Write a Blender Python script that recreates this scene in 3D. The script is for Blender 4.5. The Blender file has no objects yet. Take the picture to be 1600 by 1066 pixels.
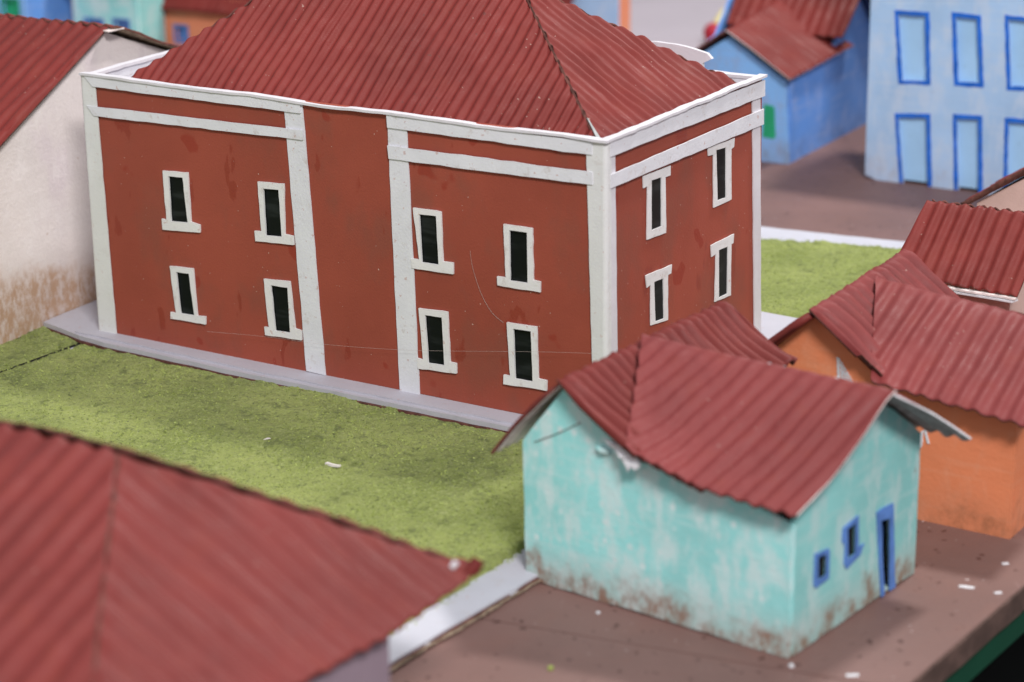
import bpy, math, random
from mathutils import Vector, noise
from mathutils.geometry import tessellate_polygon

random.seed(7)
scene = bpy.context.scene
COL = scene.collection

# ------------------------------------------------------------------ camera
CAM_Z = 0.5077
PITCH, ROLL, FPX = 0.3203, -0.0129, 3653.4
cam_data = bpy.data.cameras.new("camera")
cam = bpy.data.objects.new("camera", cam_data)
COL.objects.link(cam)
scene.camera = cam
fwd = Vector((0, math.cos(PITCH), -math.sin(PITCH)))
up0 = Vector((0, math.sin(PITCH), math.cos(PITCH)))
rgt0 = Vector((1, 0, 0))
rgt = rgt0 * math.cos(ROLL) + up0 * math.sin(ROLL)
upv = -rgt0 * math.sin(ROLL) + up0 * math.cos(ROLL)
from mathutils import Matrix
cam.matrix_world = Matrix(((rgt.x, upv.x, -fwd.x, 0), (rgt.y, upv.y, -fwd.y, 0),
                           (rgt.z, upv.z, -fwd.z, CAM_Z), (0, 0, 0, 1)))
cam_data.sensor_width = 36.0
cam_data.lens = 36.0 * FPX / 1600.0
cam_data.clip_start = 0.02
cam_data.clip_end = 60.0
cam_data.dof.use_dof = True
cam_data.dof.focus_distance = 1.47
cam_data.dof.aperture_fstop = 7.0

# ------------------------------------------------------------------ light of the hall
world = bpy.data.worlds.new("World")
scene.world = world
world.use_nodes = True
wb = world.node_tree.nodes["Background"]
wb.inputs[0].default_value = (0.93, 0.95, 1.0, 1)
wb.inputs[1].default_value = 0.49


def area(name, loc, target, size, power, col):
    ld = bpy.data.lights.new(name, 'AREA')
    ld.shape = 'RECTANGLE'
    ld.size, ld.size_y = size
    ld.energy = power
    ld.color = col
    o = bpy.data.objects.new(name, ld)
    COL.objects.link(o)
    o.location = loc
    o.rotation_euler = (Vector(target) - Vector(loc)).to_track_quat('-Z', 'Y').to_euler()
    return o


area("ceiling_lamp", (0.95, 2.20, 2.2), (0, 1.4, 0), (0.20, 0.20), 42, (1.0, 0.97, 0.93))
area("ceiling_lamp", (0.62, -1.35, 2.45), (0, 1.5, 0), (0.75, 0.45), 108, (1.0, 0.97, 0.95))
scene.view_settings.view_transform = 'Standard'
scene.view_settings.look = 'None'
scene.view_settings.exposure = 0.0
scene.view_settings.gamma = 1.0


# ------------------------------------------------------------------ materials
class NT:
    def __init__(s, name, rough=0.7, spec=0.3):
        s.m = bpy.data.materials.new(name)
        s.m.use_nodes = True
        s.t = s.m.node_tree
        s.b = s.t.nodes["Principled BSDF"]
        s.b.inputs["Roughness"].default_value = rough
        s.b.inputs["Specular IOR Level"].default_value = spec
        s.tc = s.t.nodes.new("ShaderNodeTexCoord")
        s.o = s.tc.outputs["Object"]

    def link(s, a, b):
        s.t.links.new(a, b)

    def vec(s, scale=(1, 1, 1), loc=(0, 0, 0), rot=(0, 0, 0)):
        n = s.t.nodes.new("ShaderNodeMapping")
        n.inputs["Scale"].default_value = scale
        n.inputs["Location"].default_value = loc
        n.inputs["Rotation"].default_value = rot
        s.link(s.o, n.inputs[0])
        return n.outputs[0]

    def noise(s, scale, detail=3, rough=0.55, v=None, dist=0.0):
        n = s.t.nodes.new("ShaderNodeTexNoise")
        n.inputs["Scale"].default_value = scale
        n.inputs["Detail"].default_value = detail
        n.inputs["Roughness"].default_value = rough
        n.inputs["Distortion"].default_value = dist
        s.link(v if v else s.o, n.inputs["Vector"])
        return n.outputs["Fac"]

    def ramp(s, fac, a, b, lo=0.0, hi=1.0):
        n = s.t.nodes.new("ShaderNodeMapRange")
        n.inputs["From Min"].default_value = a
        n.inputs["From Max"].default_value = b
        n.inputs["To Min"].default_value = lo
        n.inputs["To Max"].default_value = hi
        n.interpolation_type = 'SMOOTHSTEP'
        s.link(fac, n.inputs["Value"])
        return n.outputs["Result"]

    def math(s, op, a, b):
        n = s.t.nodes.new("ShaderNodeMath")
        n.operation = op
        for i, x in enumerate((a, b)):
            if isinstance(x, (int, float)):
                n.inputs[i].default_value = x
            else:
                s.link(x, n.inputs[i])
        return n.outputs[0]

    def mix(s, fac, a, b):
        n = s.t.nodes.new("ShaderNodeMix")
        n.data_type = 'RGBA'
        if isinstance(fac, (int, float)):
            n.inputs[0].default_value = fac
        else:
            s.link(fac, n.inputs[0])
        for i, x in ((6, a), (7, b)):
            if isinstance(x, tuple):
                n.inputs[i].default_value = (*x, 1)
            else:
                s.link(x, n.inputs[i])
        return n.outputs[2]

    def axis(s, k):
        n = s.t.nodes.new("ShaderNodeSeparateXYZ")
        s.link(s.o, n.inputs[0])
        return n.outputs[k]

    def color(s, c):
        s.link(c, s.b.inputs["Base Color"])

    def bump(s, h, dist, strength=1.0, prev=None):
        n = s.t.nodes.new("ShaderNodeBump")
        n.inputs["Strength"].default_value = strength
        n.inputs["Distance"].default_value = dist
        s.link(h, n.inputs["Height"])
        if prev:
            s.link(prev, n.inputs["Normal"])
        s.link(n.outputs[0], s.b.inputs["Normal"])
        return n.outputs[0]


def mul(c, k):
    return tuple(min(1, x * k) for x in c)


def simple(name, c, rough=0.7, var=0.12, scale=60, bump=0.0002, spec=0.3):
    n = NT(name, rough, spec)
    f = n.noise(scale, 5)
    f2 = n.noise(scale * 7, 3)
    col = n.mix(n.ramp(f, 0.3, 0.7), mul(c, 1 - var), mul(c, 1 + var))
    col = n.mix(n.ramp(f2, 0.62, 0.75, 0, 0.35), col, mul(c, 0.75))
    n.color(col)
    n.bump(n.noise(900, 4), bump)
    return n.m


def brick_red_wall():
    n = NT("painted_card_brick_red", 0.62, 0.28)
    base = (0.325, 0.070, 0.044)
    f = n.noise(9, 4)
    col = n.mix(n.ramp(f, 0.3, 0.7), mul(base, 0.88), mul(base, 1.08))
    # dull brownish scuffs and glossy dark red drips
    col = n.mix(n.ramp(n.noise(22, 5, 0.6, n.vec((1, 1, 0.6), (3, 0, 1))), 0.50, 0.66, 0, 0.45), col, (0.22, 0.075, 0.052))
    drip = n.ramp(n.noise(60, 3, 0.5, n.vec((1, 1, 0.38), (7, 2, 0), (0.0, 0.35, 0))), 0.635, 0.665)
    col = n.mix(n.math('MULTIPLY', drip, 0.5), col, (0.23, 0.026, 0.015))
    blot = n.ramp(n.noise(38, 2, 0.4, n.vec((1, 1, 0.8), (1, 5, 3))), 0.665, 0.69)
    col = n.mix(n.math('MULTIPLY', blot, 0.6), col, (0.27, 0.028, 0.015))
    speck = n.ramp(n.noise(520, 1), 0.76, 0.79)
    col = n.mix(speck, col, (0.6, 0.45, 0.4))
    n.color(col)
    n.link(n.math('SUBTRACT', 0.64, n.math('MULTIPLY', drip, 0.2)), n.b.inputs["Roughness"])
    b = n.bump(n.noise(14, 3), 0.002, 0.5)
    n.bump(n.noise(700, 4), 0.00016, 1.0, b)
    return n.m


def white_card(name, c=(0.76, 0.765, 0.82), dirt=0.5, green=False):
    n = NT(name, 0.6, 0.3)
    col = n.mix(n.ramp(n.noise(40, 4), 0.3, 0.7), mul(c, 0.93), c)
    col = n.mix(n.ramp(n.noise(95, 5, 0.65), 0.57, 0.72, 0, dirt), col, (0.48, 0.40, 0.36))
    col = n.mix(n.ramp(n.noise(260, 2), 0.67, 0.73, 0, dirt), col, (0.5, 0.25, 0.2))
    if green:
        col = n.mix(n.ramp(n.noise(30, 3, 0.5, n.vec((1, 1, 0.3))), 0.35, 0.7, 0.1, 0.6), col, (0.68, 0.69, 0.68))
    n.color(col)
    b = n.bump(n.noise(30, 3), 0.001, 0.5)
    n.bump(n.noise(600, 4), 0.00018, 1.0, b)
    return n.m


def roof_red(name, base=(0.190, 0.024, 0.020), wear=1.0):
    n = NT(name, 0.58, 0.28)
    f = n.noise(14, 4)
    col = n.mix(n.ramp(f, 0.3, 0.7), mul(base, 0.85), mul(base, 1.12))
    col = n.mix(n.ramp(n.noise(55, 5, 0.6), 0.5, 0.72, 0, 0.4), col, (0.20, 0.035, 0.024))
    col = n.mix(n.ramp(n.noise(90, 5, 0.7), 0.58, 0.72, 0, 0.22), col, (0.22, 0.055, 0.05))
    w = n.math('MULTIPLY', n.ramp(n.noise(360, 2), 0.71, 0.73), n.ramp(n.noise(18, 2, 0.5, n.vec((1, 1, 1), (4, 4, 4))), 0.52, 0.62))
    col = n.mix(n.math('MULTIPLY', w, wear), col, (0.55, 0.42, 0.36))
    w2 = n.math('MULTIPLY', n.ramp(n.noise(260, 3, 0.6, n.vec((1, 1, 1), (9, 1, 4))), 0.64, 0.70), n.ramp(n.noise(16, 2, 0.5, n.vec((1, 1, 1), (8, 3, 2))), 0.60, 0.68))
    col = n.mix(n.math('MULTIPLY', w2, wear), col, (0.09, 0.035, 0.03))
    n.color(col)
    n.link(n.ramp(n.noise(45, 4), 0.3, 0.7, 0.50, 0.66), n.b.inputs["Roughness"])
    b = n.bump(n.noise(120, 4, 0.6), 0.0005, 0.5)
    n.bump(n.noise(800, 3), 0.00015, 1.0, b)
    return n.m


def weathered(name, base, light, stain, zlo=0.004, zhi=0.032, patch=0.6, dots=0.0, seed=0, stain_amt=1.0, edge_lo=0.50, alt=None, boost=0.30, gscale=48, pscale=70):
    """dry-brushed cardboard paint with brown water stains creeping up from the foot"""
    n = NT(name, 0.66, 0.25)
    col = n.mix(n.ramp(n.noise(12, 4, 0.5, n.vec((1, 1, 1), (seed, 0, 0))), 0.3, 0.7), mul(base, 0.90), mul(base, 1.06))
    if alt:
        col = n.mix(n.ramp(n.noise(20, 4, 0.5, n.vec((1, 1, .6), (seed, 9, 0))), 0.5, 0.65), col, alt)
    f = n.noise(pscale, 6, 0.65, n.vec((1.0, 1.0, 0.45), (seed, 2, 1)))
    col = n.mix(n.ramp(f, edge_lo, edge_lo + 0.18, 0, patch), col, light)
    brush = n.noise(60, 3, 0.6, n.vec((0.35, 0.35, 4.0), (seed, 1, 1)))
    col = n.mix(n.ramp(brush, 0.5, 0.7, 0, 0.28), col, light)
    if dots > 0:
        v = n.t.nodes.new("ShaderNodeTexVoronoi")
        v.inputs["Scale"].default_value = 115
        v.inputs["Randomness"].default_value = 0.35
        n.link(n.o, v.inputs["Vector"])
        d = n.math('MULTIPLY', n.ramp(v.outputs["Distance"], 0.30, 0.12), n.ramp(n.noise(25, 2), 0.42, 0.58))
        col = n.mix(n.math('MULTIPLY', d, dots), col, light)
    z = n.axis(2)
    low = n.ramp(z, zhi, zlo)
    g = n.noise(gscale, 5, 0.62, n.vec((1, 1, 0.9), (seed + 3, 0, 0)))
    s1 = n.ramp(n.math('ADD', g, n.math('MULTIPLY', low, boost)), 0.66, 0.92)
    s1 = n.math('MULTIPLY', s1, n.ramp(z, zhi * 1.25, zhi * 0.7))
    col = n.mix(n.math('MULTIPLY', n.ramp(z, zhi * 0.9, zhi * 0.3), 0.5 * stain_amt), col, tuple(0.6 * l + 0.4 * s_ for l, s_ in zip(light, stain)))
    s1 = n.math('MULTIPLY', s1, n.ramp(n.noise(150, 5, 0.7, n.vec((1, 1, 0.6), (seed, 4, 4))), 0.35, 0.6, 0.25, 1.0))
    col = n.mix(n.math('MULTIPLY', s1, 0.95 * stain_amt), col, stain)
    g2 = n.ramp(n.noise(70, 4, 0.6, n.vec((1, 1, 0.8), (seed + 8, 1, 0))), 0.69, 0.74)
    col = n.mix(n.math('MULTIPLY', g2, 0.55 * stain_amt), col, mul(stain, 0.8))
    n.color(col)
    b = n.bump(n.noise(22, 3), 0.0025, 0.5)
    n.bump(n.noise(420, 4), 0.0003, 1.0, b)
    return n.m


def board_paint():
    n = NT("brown_painted_board", 0.55, 0.35)
    base = (0.215, 0.120, 0.106)
    col = n.mix(n.ramp(n.noise(7, 5, 0.6), 0.3, 0.7), mul(base, 0.80), mul(base, 1.05))
    col = n.mix(n.ramp(n.noise(40, 5, 0.6), 0.5, 0.75, 0, 0.35), col, (0.22, 0.11, 0.09))
    d = n.ramp(n.noise(130, 2, 0.5), 0.655, 0.69)
    col = n.mix(n.math('MULTIPLY', d, 0.75), col, (0.06, 0.022, 0.018))
    d2 = n.ramp(n.noise(230, 1, 0.5, n.vec((1, 1, 1), (5, 5, 5))), 0.755, 0.78)
    col = n.mix(n.math('MULTIPLY', d2, 0.8), col, (0.5, 0.42, 0.42))
    d3 = n.ramp(n.noise(60, 3, 0.5, n.vec((1, .25, 1), (2, 5, 5), (0, 0, .6))), 0.69, 0.76, 0, .35)
    col = n.mix(d3, col, (0.42, 0.28, 0.27))
    n.color(col)
    b = n.bump(n.noise(25, 3), 0.001, 0.6)
    n.bump(n.noise(500, 4), 0.0003, 1.0, b)
    return n.m


def flock_green():
    n = NT("green_flocking", 0.95, 0.05)
    a, b_ = (0.30, 0.37, 0.075), (0.49, 0.565, 0.150)
    col = n.mix(n.ramp(n.noise(14, 4), 0.3, 0.7), a, b_)
    col = n.mix(n.ramp(n.noise(480, 5, 0.8), 0.50, 0.62, 0, 0.9), col, (0.52, 0.58, 0.22))
    col = n.mix(n.ramp(n.noise(380, 5, 0.8, n.vec((1, 1, .5), (3, 3, 3))), 0.53, 0.66, 0, 0.85), col, (0.10, 0.13, 0.03))
    col = n.mix(n.ramp(n.noise(75, 6, 0.75, n.vec((1, 1, 1), (8, 3, 3))), 0.52, 0.66, 0, 0.75), col, (0.16, 0.20, 0.045))
    n.color(col)
    n.b.inputs["Sheen Weight"].default_value = 0.15
    b0 = n.bump(n.noise(170, 4, 0.7), 0.004, 0.9)
    b = n.bump(n.noise(480, 6, 0.85), 0.0026, 1.0, b0)
    return n.m


def crumb_green():
    n = NT("green_crumbs", 0.95, 0.05)
    g = n.t.nodes.new("ShaderNodeNewGeometry")
    r = n.t.nodes.new("ShaderNodeValToRGB")
    e = r.color_ramp.elements
    e[0].color = (0.16, 0.20, 0.05, 1)
    e[1].color = (0.38, 0.45, 0.15, 1)
    k = r.color_ramp.elements.new(0.5)
    k.color = (0.36, 0.42, 0.12, 1)
    n.link(g.outputs["Random Per Island"], r.inputs[0])
    n.color(r.outputs[0])
    return n.m


M = {}
M['red'] = brick_red_wall()
M['white'] = white_card("white_painted_card")
M['post'] = white_card("greyish_white_card", (0.76, 0.765, 0.775), 0.35, True)
M['whiteclean'] = white_card("white_cap_card", (0.72, 0.70, 0.75), 0.12)
M['frame'] = white_card("window_frame_card", (0.80, 0.79, 0.80), 0.45)
M['plinth'] = white_card("grey_white_kerb_paint", (0.50, 0.49, 0.55), 0.25)
M['kerb'] = white_card("white_kerb_paint", (0.56, 0.56, 0.63), 0.3)
M['roof'] = roof_red("red_corrugated_card", wear=0.55)
M['roof_pink'] = roof_red("red_corrugated_card_pinkish", (0.215, 0.040, 0.040), 0.3)
M['roof_warm'] = roof_red("red_corrugated_card_warm", (0.180, 0.029, 0.026), 0.3)
M['roofedge'] = simple("raw_brown_card_edge", (0.13, 0.050, 0.040), 0.9, 0.4, 200)
M['rawcard'] = simple("raw_card", (0.30, 0.22, 0.16), 0.9, 0.4, 250)
M['greycard'] = simple("grey_card_underside", (0.36, 0.38, 0.38), 0.85, 0.25, 120)
M['pinkcard'] = simple("pinkish_white_card_underside", (0.80, 0.70, 0.68), 0.8, 0.15, 120)
M['dark'] = simple("dark_interior", (0.006, 0.006, 0.006), 0.9, 0.1, 50)
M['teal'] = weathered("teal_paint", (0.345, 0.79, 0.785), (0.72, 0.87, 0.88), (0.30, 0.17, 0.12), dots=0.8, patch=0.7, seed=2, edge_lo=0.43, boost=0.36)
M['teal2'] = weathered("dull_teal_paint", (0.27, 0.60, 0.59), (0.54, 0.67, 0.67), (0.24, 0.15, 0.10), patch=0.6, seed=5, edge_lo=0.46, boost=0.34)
M['orange'] = weathered("orange_paint", (0.78, 0.245, 0.115), (0.76, 0.33, 0.20), (0.20, 0.09, 0.045), patch=0.35, seed=7, stain_amt=0.55)
M['orange_far'] = weathered("faded_orange_paint", (0.75, 0.26, 0.14), (0.75, 0.38, 0.24), (0.5, 0.2, 0.1), patch=0.4, seed=3, stain_amt=0.2)
M['pink'] = simple("pale_pink_paint", (0.66, 0.46, 0.41), 0.7, 0.08, 30)
M['lblue'] = weathered("light_blue_paint", (0.41, 0.61, 0.90), (0.62, 0.70, 0.85), (0.40, 0.33, 0.35), zlo=0.0, zhi=0.05, patch=0.45, seed=11, stain_amt=0.45, edge_lo=0.44)
M['lblue_in'] = simple("light_blue_recess_paint", (0.38, 0.62, 0.90), 0.7, 0.05, 25)
M['blue'] = weathered("mid_blue_paint", (0.24, 0.50, 0.93), (0.30, 0.38, 0.60), (0.22, 0.22, 0.26), zlo=0.0, zhi=0.035, patch=0.55, seed=4, stain_amt=0.7, edge_lo=0.48)
M['blue_dark'] = weathered("deep_blue_paint", (0.13, 0.31, 0.74), (0.40, 0.47, 0.72), (0.1, 0.12, 0.2), patch=0.4, seed=6, stain_amt=0.3)
M['blueline'] = simple("royal_blue_marker", (0.010, 0.14, 0.66), 0.6, 0.2, 90)
M['bluetrim'] = simple("cobalt_trim_paint", (0.10, 0.22, 0.56), 0.6, 0.15, 90)
M['navy'] = simple("navy_door_paint", (0.015, 0.045, 0.14), 0.6, 0.2, 90)
M['green'] = simple("emerald_paint", (0.02, 0.36, 0.17), 0.6, 0.15, 60)
M['yellow'] = simple("pale_yellow_paint", (0.70, 0.62, 0.28), 0.7, 0.1, 30)
M['redball'] = simple("bright_red_paint", (0.40, 0.02, 0.04), 0.5, 0.05, 60)
M['board'] = board_paint()
M['boardedge'] = simple("brown_board_edge", (0.105, 0.062, 0.052), 0.8, 0.3, 60)
M['lilac'] = simple("pale_lilac_floor_paint", (0.43, 0.385, 0.43), 0.7, 0.07, 3, 0.0004)
M['greenapron'] = simple("dark_green_table_apron", (0.006, 0.055, 0.030), 0.6, 0.1, 20)
M['floor'] = simple("near_black_floor", (0.004, 0.005, 0.005), 0.9, 0.2, 3)
M['flock'] = flock_green()
M['crumb'] = crumb_green()
M['offwhite'] = weathered("rust_stained_offwhite_paint", (0.72, 0.65, 0.64), (0.78, 0.72, 0.72), (0.42, 0.22, 0.10), zlo=0.0, zhi=0.075, patch=0.5, seed=12, stain_amt=0.8, boost=0.62, gscale=14, alt=(0.66, 0.58, 0.60))
M['lilacwall'] = simple("greyish_purple_wall_paint", (0.27, 0.205, 0.25), 0.7, 0.1, 20)
M['scrap'] = simple("torn_white_paper", (0.75, 0.70, 0.68), 0.8, 0.15, 300)
M['thread'] = simple("pale_nylon_thread", (0.55, 0.45, 0.42), 0.4, 0.1, 60)
M['glue'] = simple("white_glue_paint", (0.72, 0.72, 0.76), 0.45, 0.1, 200)

gn = NT("dark_window_film", 0.35, 0.12)
gcol = gn.mix(gn.ramp(gn.noise(90, 3, 0.5, gn.vec((.3, .3, 1.5))), 0.5, 0.7), (0.006, 0.008, 0.008), (0.020, 0.024, 0.024))
gn.color(gcol)
M['glass'] = gn.m


# ------------------------------------------------------------------ mesh helpers
def link(name, me, mat, parent=None):
    o = bpy.data.objects.new(name, me)
    COL.objects.link(o)
    mats = mat if isinstance(mat, (list, tuple)) else [mat]
    for m in mats:
        me.materials.append(m)
    if parent:
        o.parent = parent
    return o


def pydata(name, v, f, mat, parent=None, smooth=False, mi=None):
    me = bpy.data.meshes.new(name)
    me.from_pydata([tuple(p) for p in v], [], f)
    if smooth:
        me.polygons.foreach_set("use_smooth", [True] * len(me.polygons))
    if mi:
        me.polygons.foreach_set("material_index", mi)
    me.update()
    return link(name, me, mat, parent)


def tag(o, label, cat, group=None):
    o['label'] = label
    o['category'] = cat
    if group:
        o['group'] = group
    return o


def struct(o, kind='structure'):
    o['kind'] = kind
    return o


def thing(name, loc, yaw, label, cat, group=None):
    o = bpy.data.objects.new(name, None)
    COL.objects.link(o)
    o.empty_display_size = 0.02
    o.location = loc
    o.rotation_euler = (0, 0, yaw)
    return tag(o, label, cat, group)


def rough(poly, step=0.006, amp=0.0004, seed=0.0):
    """hand-cut outline: subdivide the edges and let them wander a little"""
    out = []
    n = len(poly)
    for i in range(n):
        a, b = Vector(poly[i]), Vector(poly[(i + 1) % n])
        L = (b - a).length
        k = max(1, int(L / step))
        d = (b - a).normalized()
        nn = Vector((-d.y, d.x))
        for j in range(k):
            p = a + (b - a) * (j / k)
            w = noise.noise(Vector((p.x * 140 + seed, p.y * 140, seed * 3.1))) * amp + noise.noise(Vector((p.x * 480 + seed, p.y * 480, seed * 1.7))) * amp * 0.6
            out.append(p + nn * w if j else p + Vector((w, w)) * 0.5)
    return [(p.x, p.y) for p in out]


def front(y0=0.0):
    return lambda u, v, d: Vector((u, y0 + d, v))


def side(x0=0.0):
    return lambda u, v, d: Vector((x0 - d, u, v))


def flat(z0=0.0):
    return lambda u, v, d: Vector((u, v, z0 - d))


def slab(name, outer, holes, basis, thick, mat, parent=None, bow=None):
    """plate with holes; basis maps (u, v, depth) to 3-D"""
    loops = [list(outer)] + [list(h) for h in holes]
    tris = tessellate_polygon([[Vector((p[0], p[1], 0)) for p in l] for l in loops])
    pts = [p for l in loops for p in l]
    n = len(pts)
    v = []
    for p in pts:
        off = bow(p[0], p[1]) if bow else 0.0
        v.append(basis(p[0], p[1], off))
    for p in pts:
        off = bow(p[0], p[1]) if bow else 0.0
        v.append(basis(p[0], p[1], off + thick))
    f = []
    for t in tris:
        a, b, c = (Vector((*pts[i], 0)) for i in t)
        cr = (b - a).cross(c - a).z
        t = t if cr > 0 else (t[0], t[2], t[1])
        f.append(tuple(t))
        f.append((t[0] + n, t[2] + n, t[1] + n))
    s = 0
    for li, l in enumerate(loops):
        m = len(l)
        ar = sum(l[i][0] * l[(i + 1) % m][1] - l[(i + 1) % m][0] * l[i][1] for i in range(m))
        for i in range(m):
            a, b = s + i, s + (i + 1) % m
            ccw = (ar > 0) == (li == 0)
            f.append((a, a + n, b + n, b) if ccw else (b, b + n, a + n, a))
        s += m
    # make sure face normals look outwards whatever the handedness of the basis
    e1 = basis(1, 0, 0) - basis(0, 0, 0)
    e2 = basis(0, 1, 0) - basis(0, 0, 0)
    ed = basis(0, 0, 1) - basis(0, 0, 0)
    if e1.cross(e2).dot(ed) > 0:
        f = [tuple(reversed(q)) for q in f]
    return pydata(name, v, f, mat, parent)


def shrink(poly, d):
    cx = sum(p[0] for p in poly) / len(poly)
    cy = sum(p[1] for p in poly) / len(poly)
    out = []
    for x, y in poly:
        out.append((x - d * math.copysign(1, x - cx), y - d * math.copysign(1, y - cy)))
    return out


def corr(name, pts, edir, mat, parent, pitch=0.0088, amp=0.0011, thick=0.0011, rag=0.0008, sag=None, seed=0.0,
         rows=26, wob=0.12, under=None, edge=None, per=8, lift=0.0, taper=False, pw=1.2):
    """corrugated card sheet: ribs run up the slope, the outline is the polygon pts (3-D, planar)"""
    P = [Vector(p) for p in pts]
    n = Vector((0, 0, 0))
    for i in range(len(P)):
        n += (P[i] - P[0]).cross(P[(i + 1) % len(P)] - P[0])
    n.normalize()
    if n.z < 0:
        n = -n
    e = Vector(edir)
    e = (e - n * e.dot(n)).normalized()
    s = n.cross(e).normalized()
    if s.z < 0:
        s = -s
    O = P[0]
    Q = [((p - O).dot(e), (p - O).dot(s)) for p in P]
    e0, e1 = min(q[0] for q in Q), max(q[0] for q in Q)
    ncol = max(4, int((e1 - e0) / pitch * per))
    cols = []
    for i in range(ncol + 1):
        x = e0 + (e1 - e0) * min(max(i / ncol, 1e-5), 1 - 1e-5)
        hit = []
        for k in range(len(Q)):
            (xa, ya), (xb, yb) = Q[k], Q[(k + 1) % len(Q)]
            if (xa - x) * (xb - x) < 0:
                hit.append(ya + (yb - ya) * (x - xa) / (xb - xa))
        if len(hit) < 2:
            continue
        a, b = min(hit), max(hit)
        j = noise.noise(Vector((x * 170 + seed, seed, 1.3))) + 0.6 * noise.noise(Vector((x * 600, seed, 4.3)))
        k = noise.noise(Vector((x * 190 + seed, seed, 9.3))) + 0.6 * noise.noise(Vector((x * 640, seed, 7.3)))
        if b - a > 0.004:
            a += j * rag
            b += k * rag
        cols.append((x, a, b))
    v, w = [], []
    for (x, a, b) in cols:
        for r in range(rows + 1):
            y = a + (b - a) * r / rows
            ph = x / pitch + wob * noise.noise(Vector((x * 30 + seed, y * 22, seed))) + 0.22 * noise.noise(Vector((x * 55 + seed * 2, y * 4, 5.0)))
            c = 0.5 + 0.5 * math.cos(2 * math.pi * ph)
            am = amp * (0.85 + 0.35 * noise.noise(Vector((x * 40, y * 25, seed + 6))))
            if taper:
                am *= 0.30 + 0.70 * min(1.0, (rows - r) / (rows * 0.10))
            h = am * (c ** pw) + 0.0005 * noise.noise(Vector((x * 130, y * 110, seed))) + 0.0012 * noise.noise(Vector((x * 22, y * 22, seed + 2))) + lift
            if sag:
                h += sag(x - e0, y, e1 - e0)
            p = O + e * x + s * y + n * h
            v.append(p)
            w.append(p - n * thick)
    R = rows + 1
    N = len(v)
    f, mi = [], []
    nc = len(cols)
    for i in range(nc - 1):
        for r in range(rows):
            a, b, c, d = i * R + r, (i + 1) * R + r, (i + 1) * R + r + 1, i * R + r + 1
            f.append((a, b, c, d)); mi.append(0)
            f.append((a + N, d + N, c + N, b + N)); mi.append(1)
        a, b = i * R, (i + 1) * R
        f.append((a, a + N, b + N, b)); mi.append(2)
        a, b = i * R + rows, (i + 1) * R + rows
        f.append((a, b, b + N, a + N)); mi.append(2)
    for r in range(rows):
        a, b = r, r + 1
        f.append((a, b, b + N, a + N)); mi.append(2)
        a, b = (nc - 1) * R + r, (nc - 1) * R + r + 1
        f.append((a, a + N, b + N, b)); mi.append(2)
    o = pydata(name, v + w, f, [mat, under or M['roofedge'], edge or M['roofedge']], parent, True, mi)
    return o


def tube(name, pts, r, mat, parent=None, k=5):
    v, f = [], []
    P = [Vector(p) for p in pts]
    for i, p in enumerate(P):
        t = (P[min(i + 1, len(P) - 1)] - P[max(i - 1, 0)]).normalized()
        a = t.cross(Vector((0.1, 0.2, 1))).normalized()
        b = t.cross(a)
        for j in range(k):
            th = 2 * math.pi * j / k
            v.append(p + (a * math.cos(th) + b * math.sin(th)) * r)
    for i in range(len(P) - 1):
        for j in range(k):
            f.append((i * k + j, i * k + (j + 1) % k, (i + 1) * k + (j + 1) % k, (i + 1) * k + j))
    return pydata(name, v, f, mat, parent, True)


def ring(outer, inner):
    return outer, [inner]


def box_walls(par, mat, L, x0, W, h, thick=0.003, front_poly=None, side_poly=None, fholes=(), sholes=(), left_poly=None,
              side_mat=None, back_h=None):
    """four wall plates of a card house, front at y=0 from x0 to x0+L, right side at x=x0+L"""
    x1 = x0 + L
    fp = front_poly or [(x0, 0), (x1, 0), (x1, h), (x0, h)]
    slab('wall', rough(fp, 0.012, 0.0006, 1), list(fholes), front(0), thick, mat, par)
    sp = side_poly or [(thick, 0), (W, 0), (W, h), (thick, h)]
    slab('wall', rough(sp, 0.012, 0.0006, 2), list(sholes), side(x1), thick, side_mat or mat, par)
    lp = left_poly or sp
    slab('wall', rough(lp, 0.012, 0.0006, 3), [], side(x0 + thick), thick, mat, par)
    bh = back_h or h
    slab('wall', [(x0 + thick, 0), (x1 - thick, 0), (x1 - thick, bh), (x0 + thick, bh)], [], front(W - thick), thick, mat, par)




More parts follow.
